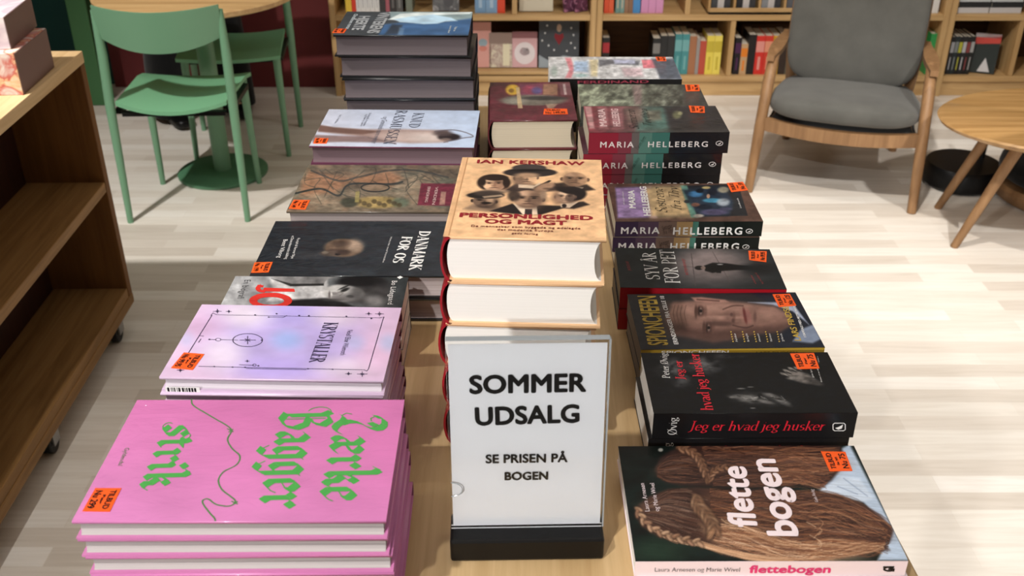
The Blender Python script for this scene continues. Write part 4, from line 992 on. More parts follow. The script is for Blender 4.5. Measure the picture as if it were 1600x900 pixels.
def logo(B, mb, F, x, y, rx, ry, mi):
    B.stroke(mb, pts(F, arc(x, y, rx, ry, 0, 360, 24)), .0009, mi, 'front')
    B.quad(mb, pts(F, [(x - rx * .5, y + ry * .3), (x + rx * .1, y - ry * .1), (x + rx * .6, y - ry * .55), (x + rx * .25, y + ry * .35), (x - rx * .2, y + ry * .5)]), mi, 'front')
def sp_jeg(B, mb):
    ps, w = pen('Jeg er hvad jeg husker', SMALL, (.05, .012), .02, .16); B.put(mb, ps, w, s3(434, 746), s3(1116, 745), s3(434, 700), 2, 'front')
    ps, w = pen('Øvig', SMALL, (.05, .01), .022); B.put(mb, ps, w, s3(376, 768), s3(378, 680), s3(332, 768), 1, 'front')
    a = [(1162, 716), (1170, 710), (1215, 710), (1223, 716), (1223, 742), (1215, 748), (1170, 748), (1162, 742), (1162, 716)]
    B.stroke(mb, pts(s3, a), .0009, 1, 'front'); B.quad(mb, pts(s3, [(1172, 734), (1190, 728), (1212, 716), (1206, 736), (1188, 742)]), 1, 'front')
stack('paperback_book', [(1004, 551.5), (1293, 550.5), (1340.5, 645), (1018.5, 646.5)], .662, .0325, 'front', False,
      (plain('black_card', 18, 18, 20, .3), plain('black_card_spine', 20, 20, 22, .3), PAGE_W), art_jeg, ex_jeg, ART_GLOSS, (WHITE_INK, RED_T),
      (pts(s3, [(946, 363), (1066, 361), (1094, 438), (984, 441)]), price('75'), 'up'),
      'thick black paperback with red title, smoke and a shadowed face', 'black paperback with red spine lettering', 'the pile behind the braid book', 'black memoir paperbacks', .003, spine_extra=sp_jeg, spine_mats=(WHITE_INK, RED_T),
      jits=[(-.004, .0, .006)])

# --- large face book
def art_spi(P):
    P.crop(940, 440, .3111); P.grad(150, 200, 1100, 200, (44, 43, 45), (34, 34, 38))
    P.poly([(740, 50), (970, 50), (1130, 330), (860, 330), (900, 250), (960, 180)], (30, 34, 44), 1, 10)
    P.poly([(735, 104), (880, 104), (960, 110), (1040, 215), (960, 150), (860, 118)], (176, 186, 208), .9, 6); P.poly([(1000, 240), (1066, 215), (1100, 290), (1060, 310), (960, 300)], (150, 164, 190), .8, 8)
    S0, S1, S2 = (126, 94, 84), (74, 52, 47), (172, 134, 120)
    P.poly([(325, 130), (360, 104), (470, 96), (620, 96), (760, 112), (860, 122), (940, 160), (950, 220), (900, 246), (760, 262), (640, 290), (560, 302), (430, 276), (350, 262), (318, 200)], S0, 1, 14)
    P.poly([(318, 200), (420, 225), (560, 246), (700, 235), (860, 222), (950, 210), (900, 252), (760, 268), (640, 296), (560, 306), (430, 282), (345, 266)], S1, .85, 22)
    P.blob(400, 150, 80, 36, S2, .8, .8); P.blob(560, 130, 90, 24, S2, .6, .8); P.blob(690, 130, 60, 20, S2, .55, .8); P.blob(840, 160, 60, 26, S2, .5, .8); P.blob(610, 180, 90, 9, S2, .7, .7)
    P.poly([(450, 80), (500, 78), (620, 92), (640, 104), (540, 108), (470, 100)], (160, 120, 108), 1, 6); P.line([(480, 90), (590, 98)], 4, (92, 64, 58), .8)
    for ex, ey in ((496, 148), (536, 232)):
        P.blob(ex, ey, 22, 26, (66, 44, 40), .9, .5); P.blob(ex + 2, ey, 7, 17, (150, 128, 120), .8, .5); P.blob(ex + 2, ey, 8, 8, (28, 22, 22), 1, .4); P.blob(ex - 7, ey, 4, 22, (40, 28, 26), .8, .5); P.blob(ex - 22, ey + 4, 8, 32, (74, 52, 46), .9, .5); P.blob(ex + 26, ey, 8, 24, (100, 72, 64), .7, .6)
    P.blob(652, 166, 7, 9, (58, 38, 36), .8, .6); P.blob(660, 196, 7, 9, (52, 34, 32), .8, .6); P.blob(664, 182, 8, 26, (84, 58, 52), .6, .7); P.blob(640, 180, 26, 32, (112, 82, 74), .5, .7); P.blob(600, 212, 70, 12, (66, 46, 42), .7, .7)
    P.blob(720, 172, 9, 40, (96, 48, 46), 1, .4, -.2); P.blob(738, 172, 12, 36, (148, 98, 92), .8, .5, -.2); P.blob(704, 172, 9, 34, (150, 108, 98), .6, .6, -.2); P.blob(770, 178, 8, 26, (80, 56, 52), .7, .7)
    P.line(smooth_pts([(610, 140), (660, 122), (710, 122)], 6), 4, (84, 58, 52), .7); P.line(smooth_pts([(660, 220), (720, 232), (760, 222)], 6), 4, (62, 42, 40), .7)
    for k, x in enumerate((368, 386, 404, 424)): P.line(smooth_pts([(x, 120), (x - 8, 160), (x, 200), (x + 6, 230)], 5), 2.5, (100, 72, 64), .6)
    P.poly([(300, 100), (340, 96), (350, 130), (318, 200), (340, 270), (300, 270), (285, 180)], (70, 58, 54), .8, 14)
    P.grain(.03, .06, .12, 91)
GOLD = ink(196, 164, 66)
def ex_spi(B, mb):
    ps, w = sans('SPIONCHEFEN', .03); B.put(mb, ps, w, s3(332, 320), s3(270, 74), s3(234, 321), 2)
    ps, w = sans('ERINDRINGER FRA CELLE 18', .03); B.put(mb, ps, w, s3(386, 316), s3(312, 74), s3(364, 317), 3)
    ps, w = sans('LARS FINDSEN', .02); B.put(mb, ps, w, s3(1002, 298), s3(928, 104), s3(970, 299), 2)
    ps, w = sans('I SAMTALE MED METTE MAYLI', .02); B.put(mb, ps, w, s3(1028, 280), s3(972, 120), s3(1016, 281), 3)
    for i in range(5):
        x0 = 662 + i * 56
        for k in range(5): B.quad(mb, pts(s3, arc(x0 - 2 - k * 2.6 + i * 2, 302 - k * 12, 4, 3.4, 0, 360, 6)[:-1]), 2)
        ps, w = sans(['Politiken', 'Berlingske', 'Information', 'Weekendavisen', 'Jyllands'][i]); B.put(mb, ps, w, s3(x0 + 22 + i * 2, 303), s3(x0 + 10 + i * 2, 262), s3(x0 + 12 + i * 2, 303), 3)
def sp_spi(B, mb):
    ps, w = sans('SPIONCHEFEN', .03); B.put(mb, ps, w, s3(300, 362), s3(636, 360), s3(300, 347), 1, 'front')
    ps, w = sans('LARS FINDSEN', .02); B.put(mb, ps, w, s3(776, 360), s3(980, 360), s3(776, 350), 2, 'front')
stack('paperback_book', [(980.5, 460.5), (1240.5, 456.5), (1291.5, 543), (1001, 546)], .67, .030, 'front', False,
      (plain('charcoal_card', 52, 50, 50), plain('gold_spine', 168, 138, 44, .4), page_mat('grey_brown_pages', rgb(140, 130, 122))), art_spi, ex_spi, ART_GLOSS, (GOLD, WHITE_INK),
      (pts(s3, [(858, 66), (945, 63), (978, 122), (890, 130)]), price('125'), 'up'),
      'paperback with a large mans face lying sideways and gold title', 'gold spined paperback', 'the sideways face pile', 'sideways face paperbacks', .003, spine_extra=sp_spi, spine_mats=(WHITE_INK, ink(110, 88, 30)))

# --- seven years book
t7 = c_(900, 260, 1 / 3.)
def art_syv(P):
    P.crop(900, 260, 1 / 3.); P.fill((34, 38, 40)); P.blob(640, 470, 210, 85, (96, 88, 88), .9, .55); P.blob(620, 450, 120, 55, (138, 124, 122), .9, .7)
    P.line([(540, 410), (560, 560)], 2, (70, 62, 62), .8); P.line([(640, 400), (720, 540)], 2, (80, 70, 70), .7); P.line([(500, 470), (780, 480)], 2, (80, 70, 70), .5)
    P.poly([(600, 466), (640, 452), (700, 454), (760, 462), (860, 470), (880, 484), (760, 486), (690, 490), (640, 500), (605, 490)], (16, 17, 19), 1, 4)
    P.blob(578, 476, 22, 10, (30, 28, 28), 1, .2); P.blob(596, 476, 12, 8, (150, 126, 116), .8, .4); P.poly([(650, 485), (680, 488), (680, 500), (660, 500)], (20, 20, 22), 1, 3); P.blob(675, 460, 14, 3, (180, 176, 176), .8, .5)
    P.blob(860, 480, 80, 30, (24, 26, 28), .9, .6); P.grain(.02, .05, .18, 101)
def ex_syv(B, mb):
    for txt, p0, p1, pc in (('SYV ÅR', (394, 532), (370, 404), (330, 533)), ('FOR PET', (488, 549), (456, 394), (420, 550))):
        ps, w = pen(txt, ROMAN, (.055, 0), .022); B.put(mb, ps, w, t7(*p0), t7(*p1), t7(*pc), 2)
    for txt, p0, p1, pc, mi in (('JAKOB SCHARF', (258, 490), (246, 446), (244, 491), 3), ('INTERVIEWET', (528, 510), (510, 434), (514, 511), 3), ('bog om chefens tid', (880, 552), (846, 500), (870, 553), 3), ('samtaler', (846, 552), (824, 510), (836, 553), 3)):
        ps, w = sans(txt); B.put(mb, ps, w, t7(*p0), t7(*p1), t7(*pc), mi)
stack('hardcover_book', [(963, 388), (1201.5, 389), (1230.5, 453), (966.5, 448.5)], .665, .031, 'front', False,
      (plain('ink_card', 30, 33, 36, .3), plain('red_spine', 156, 16, 30, .4), plain('black_page_edge', 44, 40, 42)), art_syv, ex_syv, ART_GLOSS, (WHITE_INK, ink(150, 40, 44)),
      (pts(t7, [(808, 397), (894, 400), (892, 450), (812, 440)]), price('99,95'), 'up'),
      'dark book with a lone man standing in a pool of light', 'dark book with a red spine', 'the lone standing man pile', 'red spined dark books', .003)

# --- sisters book
def art_sos(P):
    P.crop(900, 260, 1 / 3.); P.fill((84, 62, 54))
    P.poly([(184, 100), (760, 84), (806, 232), (196, 242)], (34, 36, 40), 1, 2)
    P.poly([(184, 100), (350, 96), (380, 240), (196, 242)], (150, 124, 168), 1, 8); P.poly([(320, 96), (500, 90), (545, 238), (350, 240)], (186, 158, 118), 1, 18); P.poly([(490, 90), (520, 90), (570, 240), (540, 240)], (96, 140, 126), .9, 6)
    P.poly([(500, 110), (690, 96), (740, 170), (720, 230), (580, 236), (530, 170)], (40, 50, 64), .95, 10)
    for x, y, rx, ry, c in ((560, 130, 34, 14, (60, 108, 150)), (640, 160, 44, 10, (70, 140, 170)), (690, 168, 30, 18, (150, 158, 166)), (600, 190, 40, 12, (30, 34, 44)), (580, 115, 18, 10, (24, 24, 28)), (640, 120, 22, 16, (30, 32, 40)), (690, 110, 26, 14, (140, 132, 112)), (650, 215, 60, 14, (86, 80, 110)), (560, 180, 20, 9, (120, 80, 66)), (620, 140, 8, 10, (186, 146, 120)), (700, 200, 30, 8, (60, 60, 80)), (520, 165, 14, 8, (40, 44, 50)), (610, 100, 20, 6, (180, 160, 110)), (575, 232, 24, 8, (170, 160, 150))): P.blob(x, y, rx, ry, c, .9, .35)
    P.grain(.03, .07, .3, 111)
def ex_sos(B, mb):
    for txt, p0, p1, pc in (('MARIA', (280, 197), (272, 114), (250, 198)), ('HELLEBERG', (350, 232), (328, 96), (318, 232))):
        ps, w = sans(txt, .035); B.put(mb, ps, w, t7(*p0), t7(*p1), t7(*pc), 2)
    for txt, p0, p1, pc in (('Søstrene', (428, 218), (404, 102), (376, 220)), ('fra Thy', (494, 206), (474, 98), (448, 208))):
        ps, w = pen(txt, SMALL, (.03, .03), .018, .25); B.put(mb, ps, w, t7(*p0), t7(*p1), t7(*pc), 3)
    for txt, p0, p1, pc in (('en slægtsroman', (228, 180), (222, 120), (220, 181)), ('Lindhardt', (776, 196), (760, 150), (768, 197))):
        ps, w = sans(txt); B.put(mb, ps, w, t7(*p0), t7(*p1), t7(*pc), 2)
def bands(F, rows, y0, y1):
    def fn(B, mb, k0=1):
        for i, (xa, xb) in enumerate(rows):
            n0 = B.front(*F(xa, y0)).x; n1 = B.front(*F(xb, y0)).x
            n0, n1 = max(n0, -B.w / 2), min(n1, B.w / 2)
            mb.add([(n0, -B.d / 2 - .0002, .0003), (n1, -B.d / 2 - .0002, .0003), (n1, -B.d / 2 - .0002, B.t - .0002), (n0, -B.d / 2 - .0002, B.t - .0002)], [(0, 1, 2, 3)], k0 + i)
    return fn
def sp_sos(B, mb):
    bands(t7, [(160, 290), (290, 385), (385, 470), (470, 545), (545, 572), (572, 690)], 300, 330)(B, mb)
    for txt, p0, p1 in (('MARIA', (211, 315), (390, 314)), ('HELLEBERG', (455, 318), (776, 318))):
        ps, w = sans(txt, .035, 1.25); B.put(mb, ps, w, t7(*p0), t7(*p1), t7(p0[0], 285), 7, 'front', .0005)
    ps, w = pen('Søstrene', SMALL, (.03, .02), .02, .25); B.put(mb, ps, w, t7(404, 300), t7(450, 285), t7(398, 280), 8, 'front', .0005)
    ps, w = pen('fra Thy', SMALL, (.03, .02), .02, .25); B.put(mb, ps, w, t7(408, 318), t7(456, 306), t7(402, 300), 8, 'front', .0005)
    logo(B, mb, t7, 812, 303, 15, 10, 7)
stack('paperback_book', [(953.5, 288), (1168, 286), (1187, 347), (957, 345.5)], .655, .0245, 'front', False,
      (plain('brown_card', 86, 64, 54), plain('bottle_black_spine', 20, 26, 24, .3), PAGE_C), art_sos, ex_sos, ART_GLOSS, (WHITE_INK, BLACK_INK),
      (pts(t7, [(706, 79), (782, 74), (806, 112), (728, 122)]), price('59'), 'up'),
      'brown framed paperback with lilac and sand picture and script title', 'purple, sand and black spined paperback', 'the brown framed pile', 'brown framed paperbacks', .003,
      spine_extra=sp_sos, spine_mats=(ink(62, 46, 70), ink(86, 66, 84), ink(120, 98, 88), ink(172, 140, 98), ink(70, 116, 104), ink(26, 32, 30), WHITE_INK, BLACK_INK))

# --- maroon and teal books
def art_hel(P):
    P.crop(740, 80, .2625); P.grad(680, 400, 1100, 400, (128, 52, 64), (70, 70, 66)); P.poly([(1000, 330), (1170, 330), (1180, 480), (970, 480)], (74, 112, 104), .9, 30)
    P.poly([(1130, 330), (1450, 320), (1530, 480), (1170, 480)], (34, 32, 36), 1, 24); P.poly([(660, 330), (700, 330), (720, 460), (690, 460)], (196, 150, 150), .9, 8)
    P.poly([(740, 335), (790, 335), (800, 462), (750, 462)], (190, 140, 140), .6, 12); P.poly([(815, 335), (890, 335), (892, 462), (826, 462)], (170, 110, 116), .7, 12)
    P.poly([(900, 340), (1010, 340), (1010, 420), (920, 430)], (130, 108, 100), .8, 20); P.poly([(1020, 350), (1110, 350), (1120, 410), (1040, 420)], (104, 96, 84), .8, 16)
    P.blob(1210, 380, 26, 22, (116, 118, 84), .8, .5); P.blob(1230, 370, 14, 10, (150, 148, 110), .8, .5); P.grain(.02, .06, .35, 121)
def ex_hel(B, mb):
    for x, c in ((752, 2), (832, 2)):
        ps, w = sans(['MARIA', 'HELLEBERG'][x > 800], .03); B.put(mb, ps, w, q3(x + 42, 448), q3(x + 26, 345), q3(x, 449), 2)
    for txt, p0, p1, pc in (('Sommeren', (985, 465), (955, 350), (930, 466)), ('Dorthea', (1065, 450), (1030, 345), (1015, 451))):
        ps, w = pen(txt.replace('o', 'ø').replace('m', 'n').replace('D', 'T'), SMALL, (.03, .03), .018, .25); B.put(mb, ps, w, q3(*p0), q3(*p1), q3(*pc), 3)
def sp_hel(B, mb):
    bands(q3, [(680, 860), (860, 940), (940, 985), (985, 1060), (1060, 1165)], 540, 560)(B, mb)
    for txt, p0, p1 in (('MARIA', (754, 572), (952, 572)), ('HELLEBERG', (1038, 570), (1392, 568))):
        ps, w = sans(txt, .02, 1.3); B.put(mb, ps, w, q3(*p0), q3(*p1), q3(p0[0], 538), 6, 'front', .0005)
    ps, w = pen('Turen hjen', SMALL, (.03, .02), .02, .25); B.put(mb, ps, w, q3(976, 590), q3(1026, 512), q3(955, 585), 7, 'front', .0005)
    logo(B, mb, q3, 1463, 548, 20, 13, 6)
stack('paperback_book', [(913, 166.5), (1118, 165), (1140, 207), (918.5, 207)], .585, .0357, 'front', False,
      (plain('dusky_card', 70, 40, 48, .3, .4), plain('night_black_spine', 22, 21, 24, .25, .4), PAGE_C), art_hel, ex_hel, ART_WRAP, (ink(226, 196, 196), BLACK_INK),
      (pts(q3, [(1280, 326), (1374, 330), (1376, 368), (1292, 366)]), price('79'), 'up'),
      'wrapped paperback with maroon, teal and black bands', 'maroon, teal and black spined paperback', 'the taller right stack', 'maroon and teal spined paperbacks', .004,
      spine_extra=sp_hel, spine_mats=(ink(128, 28, 46), ink(112, 46, 58), ink(92, 84, 82), ink(74, 112, 102), ink(52, 98, 90), ink(214, 206, 204), BLACK_INK),
      jits=[(-.008, .0, .004), (-.008, .001, 0), (-.004, 0, .01)])

# --- grey green book
def art_grn(P):
    P.crop(740, 80, .2625); P.grad(640, 260, 1370, 260, (134, 142, 122), (62, 62, 58)); P.grain(.03, .05, .6, 131); P.poly([(940, 200), (1000, 200), (1000, 320), (960, 320)], (140, 108, 112), .6, 14)
    P.grain(.06, .02, .4, 133, rot=.8); P.poly([(1240, 190), (1380, 190), (1400, 330), (1260, 330)], (50, 48, 48), .7, 16)
stack('paperback_book', [(907, 131.5), (1097, 132.5), (1101.5, 167), (903, 167)], .605, .03, 'front', False,
      (plain('moss_card', 96, 100, 88, .3, .5), plain('moss_spine', 60, 62, 58), PAGE_C), art_grn, None, ART_WRAP, (),
      (pts(q3, [(1258, 201), (1342, 201), (1346, 238), (1266, 240)]), price('99'), 'up'),
      'mottled grey green paperback in glossy wrap', 'grey green paperback', 'the mottled green pile', 'grey green paperbacks', .003)

# --- white pastel book at the end
def art_wht(P):
    P.crop(740, 80, .2625); P.fill((214, 214, 216)); P.grain(.02, .05, .25, 141)
    P.poly([(545, 40), (580, 40), (600, 110), (580, 160), (545, 160), (570, 110)], (222, 130, 140), .9, 8); P.poly([(600, 60), (680, 60), (680, 125), (595, 120)], (168, 194, 226), .9, 12); P.poly([(690, 50), (742, 50), (735, 150), (700, 150)], (228, 212, 168), .9, 10)
    P.poly([(745, 50), (860, 48), (990, 60), (980, 84), (820, 78), (750, 90)], (92, 94, 104), .9, 8); P.poly([(830, 50), (960, 50), (960, 75), (840, 75)], (196, 200, 226), .9, 8)
    P.poly([(1000, 52), (1096, 50), (1100, 100), (1010, 102)], (222, 120, 134), .95, 5); P.poly([(1060, 45), (1200, 45), (1240, 168), (1110, 168)], (74, 82, 96), .95, 12)
    P.poly([(880, 100), (1000, 100), (1010, 150), (900, 150)], (212, 170, 180), .6, 14); P.blob(480, 120, 20, 30, (130, 150, 140), .6, .6); P.blob(640, 145, 40, 10, (110, 170, 170), .5, .6); P.grain(.05, .09, .22, 143)
def sp_wht(B, mb):
    ps, w = sans('FERDINAND', .03); B.put(mb, ps, w, q3(620, 192), q3(1040, 188), q3(620, 176), 1, 'front')
stack('hardcover_book', [(858, 88.5), (1052, 89.5), (1064.5, 123.5), (857.5, 123.5)], .62, .055, 'front', False,
      (plain('white_card', 206, 206, 208, .3, .3), plain('soot_spine', 18, 18, 20, .35), PAGE_W), art_wht, None, ART_WRAP, (),
      (pts(q3, [(1082, 35), (1142, 37), (1148, 60), (1092, 60)]), price('79'), 'up'),
      'white book with scattered pastel pictures and black spine', 'black spined white book', 'the pastel pile at the table end', 'pastel picture books', .003, spine_extra=sp_wht, spine_mats=(ink(150, 60, 76),))

# ------------------------------------------------------------------ notice in its acrylic stand
SB = at_z(823, 868, TABLE_Z)
TILT = math.radians(4.5)
hold = empty('sign_holder', (SB.x, SB.y + .012, TABLE_Z + .0004), math.radians(1.2))
tag(hold, 'clear acrylic sign stand with a black foot on the table', 'sign holder')
HW, HB = .0745, .027
mb = MB(); mb.box((-HW - .001, -.02, 0), (HW + .001, .022, HB)); mb.build('base', M_BLACKP, hold, bevel=.003)
SIGNM = Matrix.Translation((0, .001, HB)) @ Matrix.Rotation(-TILT, 4, 'X')
def acrylic():
    m = bpy.data.materials.new('clear_acrylic'); m.use_nodes = True; n, l = m.node_tree.nodes, m.node_tree.links
    n.clear(); out = n.new('ShaderNodeOutputMaterial'); tr = n.new('ShaderNodeBsdfTransparent'); gl = n.new('ShaderNodeBsdfGlossy'); mx = n.new('ShaderNodeMixShader'); fr = n.new('ShaderNodeFresnel')
    tr.inputs['Color'].default_value = (.985, .988, .99, 1); gl.inputs['Roughness'].default_value = .05; fr.inputs['IOR'].default_value = 1.3
    l.new(fr.outputs['Fac'], mx.inputs['Fac']); l.new(tr.outputs[0], mx.inputs[1]); l.new(gl.outputs[0], mx.inputs[2]); l.new(mx.outputs[0], out.inputs['Surface'])
    return m
M_ACR = acrylic(); SH = .209
M_ACRE = pbr('acrylic_edge', rgb(150, 156, 160), .15)
for y0, y1 in ((-.0032, -.0014), (.0014, .0032)):
    mb = MB(); mb.box((-HW, y0, 0), (HW, y1, SH)); o = mb.build('acrylic_panel', M_ACR, hold); o.matrix_local = SIGNM
mb = MB(); mb.box((-HW, -.0034, SH), (HW, .0034, SH + .0012)); mb.box((HW - .0002, -.0034, 0), (HW + .0012, .0034, SH)); o = mb.build('panel_edge', M_ACRE, hold); o.matrix_local = SIGNM
mb = MB(); PW, PH = .0726, .203
def shp(u, v, k): 
    x, z = (u * 2 - 1) * PW, v * PH + .001
    w = .00035 * math.sin(v * 23 + u * 1.5) * (1 if v < .4 else .5) + .0003 * math.sin(v * 6 + 1)
    return (x, w + (.0002 if k else -.0002), z)
mb.sheet(shp, 12, 80)
sg = MB(); sg.v, sg.f, sg.m = mb.v, mb.f, mb.m
HM = Matrix.Translation(hold.location) @ Matrix.Rotation(hold.rotation_euler.z, 4, 'Z') @ SIGNM
HI = HM.inverted(); Nw = (HM.to_3x3() @ Vector((0, 1, 0))); Ow = HM @ Vector((0, -.001, 0))
def sgn(x, y): p = HI @ at_plane(x, y, Ow, Nw); return Vector((p.x, p.z))
for txt, p0, p1, pc in (('SOMMER', (735, 614.5), (914.5, 611), (735, 587)), ('UDSALG', (744, 664), (904, 659), (744, 637)), ('SE PRISEN PÅ', (759.5, 723.5), (886, 721.5), (759.5, 710.5)), ('BOGEN', (789, 750), (855.5, 749), (789, 738))):
    ps, w = sans(txt, .052, 1.02); a, b, c = sgn(*p0), sgn(*p1), sgn(*pc)
    ex = (b - a) / w; d = (b - a).normalized(); nn = Vector((-d.y, d.x)); ey = nn * abs((c - a).dot(nn))
    for q in ps:
        vs = [a + ex * X + ey * Y for X, Y in q]; lf = .0010 + (len(sg.f) * 7919 % 61) * 4e-6; sg.add([(k.x, -lf, k.y) for k in vs], [tuple(range(len(vs)))], 1)
mb = MB(); mb.sweep([(-HW + .001 + .011 * math.cos(a), -.0036, .047 + .008 * math.sin(a)) for a in [(-90 + 15 * k) * PI / 180 for k in range(13)]], .0005, 6); o = mb.build('thumb_notch', M_ACRE, hold); o.matrix_local = SIGNM
M_PAPER = pbr('white_paper', rgb(243, 244, 248), .7, spec=.2)
pp = sg.build('paper_notice', [M_PAPER, BLACK_INK]); pp.matrix_world = HM
tag(pp, 'white summer sale notice standing in the acrylic holder', 'notice')

# ------------------------------------------------------------------ left display case on castors
bx = empty('display_case', (-1.15, 2.70, 0), math.radians(1.2))
tag(bx, 'low oak shelf case on castors along the left edge', 'bookcase')
CL, CD = 1.75, .46        # runs towards the viewer from its far end
def P_(x0, y0, z0, x1, y1, z1): return ((x0, y0, z0), (x1, y1, z1))
def part(name, m, parent, *boxes, bevel=.002):
    mb = MB()
    for lo, hi in boxes: mb.box(lo, hi)
    return mb.build(name, m, parent, bevel=bevel)
M_CASE = wood('case_oak_shaded', rgb(150, 114, 70), rgb(112, 80, 44), 'y', .55, spec=.2)  # same oak as the top, darkened to carry the shade inside the case
M_CASEZ = wood('case_oak_upright_shaded', rgb(116, 78, 38), rgb(88, 56, 26), 'z', .6, spec=.2)  # end panels likewise: interior shade put into the wood colour
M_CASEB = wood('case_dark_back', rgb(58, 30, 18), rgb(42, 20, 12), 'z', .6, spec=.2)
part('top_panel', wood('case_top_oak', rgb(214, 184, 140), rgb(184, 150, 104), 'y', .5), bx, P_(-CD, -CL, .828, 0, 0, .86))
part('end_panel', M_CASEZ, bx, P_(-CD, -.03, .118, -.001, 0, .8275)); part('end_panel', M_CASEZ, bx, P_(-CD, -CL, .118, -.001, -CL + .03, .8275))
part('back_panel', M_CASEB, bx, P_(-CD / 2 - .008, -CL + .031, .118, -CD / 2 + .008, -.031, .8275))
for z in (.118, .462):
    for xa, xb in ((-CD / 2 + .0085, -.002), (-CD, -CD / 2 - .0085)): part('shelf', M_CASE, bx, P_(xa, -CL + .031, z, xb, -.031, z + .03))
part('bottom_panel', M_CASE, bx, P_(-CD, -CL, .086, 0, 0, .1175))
for x, y in ((-.04, -.09), (-.04, -.62), (-.04, -CL + .1), (-CD + .04, -.09), (-CD + .04, -CL + .1)):
    mb = MB()
    vs = [(x + s, y + .03 * math.cos(a), .0325 + .031 * math.sin(a)) for s in (-.014, .014) for a in [2 * PI * k / 24 for k in range(24)]]
    mb.add(vs, [tuple(range(24)), tuple(range(24, 48))[::-1]] + [(i, i + 24, (i + 1) % 24 + 24, (i + 1) % 24) for i in range(24)])
    w = mb.build('castor_wheel', M_RUBBER, bx, smooth=True, bevel=.003)
    mb = MB(); mb.box((x - .021, y - .018, .03), (x - .0155, y + .018, .084)); mb.box((x + .0155, y - .018, .03), (x + .021, y + .018, .084)); mb.box((x - .03, y - .03, .079), (x + .03, y + .03, .0855)); mb.build('castor_fork', M_STEEL, w)
# boxes of goods on the case
def art_box_mat(name, c1, c2, c3, sc=18):
    m = pbr(name, c1, .35, coat=.3); n, l, b = nodes(m)
    v = coords(m, (1, 1, 1)); f = noise_node(m, v, sc, 3, .5, 1.2)
    l.new(ramp(m, f, [(.36, c1), (.5, c2), (.58, c3), (.66, c1)]), b.inputs['Base Color']); return m
M_GIFT = art_box_mat('gift_print', rgb(216, 206, 200), rgb(190, 92, 84), rgb(222, 190, 150))
M_GIFT2 = art_box_mat('gift_print_pale', rgb(206, 192, 198), rgb(196, 180, 190), rgb(226, 214, 216), 6)
M_GIFTSIDE = pbr('gift_side', rgb(112, 84, 78), .45)
def gift(c, w, d, h, rz, m, label):
    mb = MB(); mb.box((-w / 2, -d / 2, 0), (w / 2 - .002, d / 2, h), 0); mb.box((w / 2 - .002, -d / 2 + .001, .001), (w / 2, d / 2 - .001, h - .001), 1)
    o = mb.build('boxed_set', [m, M_GIFTSIDE], bevel=.002, loc=c); o.rotation_euler = (0, 0, rz)
    return tag(o, label, 'box', 'boxed sets on the case')
A0 = at_z(30, 98, .86)
gift((-1.245, 2.44, .8604), .17, .22, .10, .06, M_GIFT, 'red and cream patterned box on the low shelf case')
gift((-1.258, 2.46, .9608), .15, .20, .075, .1, M_GIFT2, 'pale pinkish box on top of the red patterned box')

# ------------------------------------------------------------------ green chairs and cafe table
def green_chair(loc, rz, label):
    r = empty('dining_chair', loc, rz); tag(r, label, 'chair', 'green cafe chairs')
    # chair faces +y; the sitter's back is at -y
    def seat(u, v, k):
        hw = .206 - .012 * (1 - v); x = (u * 2 - 1) * hw
        y = -.25 + v * .37 - (.035 * (1 - (u * 2 - 1) ** 2) * (1 - v))
        z = .452 - .026 * (1 - (u * 2 - 1) ** 2) * (.5 + .5 * (1 - v)) - .012 * max(0, v - .8) / .2
        return (x, y, z + (.006 if k else -.008))
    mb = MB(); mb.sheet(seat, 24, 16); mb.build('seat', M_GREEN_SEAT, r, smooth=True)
    def back(u, v, k):
        s = u * 2 - 1; x = s * .212
        y = -.235 - .060 * (1 - s * s) - .02 * v + (.009 if k else 0)
        zl = .640 + .045 * abs(s) ** 2.2; zt = .795 - .012 * (1 - s * s)
        return (x, y, zl + (zt - zl) * v)
    mb = MB(); mb.sheet(back, 30, 10); mb.build('backrest', M_GREEN, r, smooth=True)
    for s in (-1, 1):
        mb = MB(); mb.sweep([(s * .216, -.27, 0), (s * .215, -.248, .44), (s * .212, -.232, .62), (s * .211, -.236, .775)], [.011, .0165, .0165, .011], 16); mb.build('leg', M_GREEN, r, smooth=True)
        mb = MB(); mb.sweep([(s * .192, .085, 0), (s * .183, .065, .436)], [.0105, .0165], 16); mb.build('leg', M_GREEN, r, smooth=True)
        mb = MB(); mb.box((s * .195 - .012, -.225, .405), (s * .195 + .012, .05, .425)); mb.build('side_rail', M_BLACKP, r)
    for y in (.03, -.24):
        mb = MB(); mb.box((-.182, y, .40), (.182, y + .022, .415)); mb.build('cross_rail', M_BLACKP, r)
    return r
green_chair((-1.205, 3.705, 0), math.radians(1.5), 'sage green chair with curved backrest, its back towards the bookshop table')
green_chair((-1.15, 4.145, 0), math.radians(186), 'sage green chair on the far side of the round cafe table')
ct = empty('cafe_table', (-1.185, 3.90, 0)); tag(ct, 'round cafe table with pale wood top on a green pedestal', 'table')
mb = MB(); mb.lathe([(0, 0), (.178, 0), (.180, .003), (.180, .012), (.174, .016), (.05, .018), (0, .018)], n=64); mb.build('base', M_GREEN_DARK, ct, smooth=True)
mb = MB(); mb.lathe([(.034, .0185), (.034, .715)], n=32); mb.build('column', M_GREEN, ct, smooth=True)
mb = MB(); mb.lathe([(0, .7155), (.36, .7155), (.375, .722), (.378, .738), (.372, .743), (0, .743)], n=72); mb.build('tabletop', M_OAKX, ct, smooth=True)

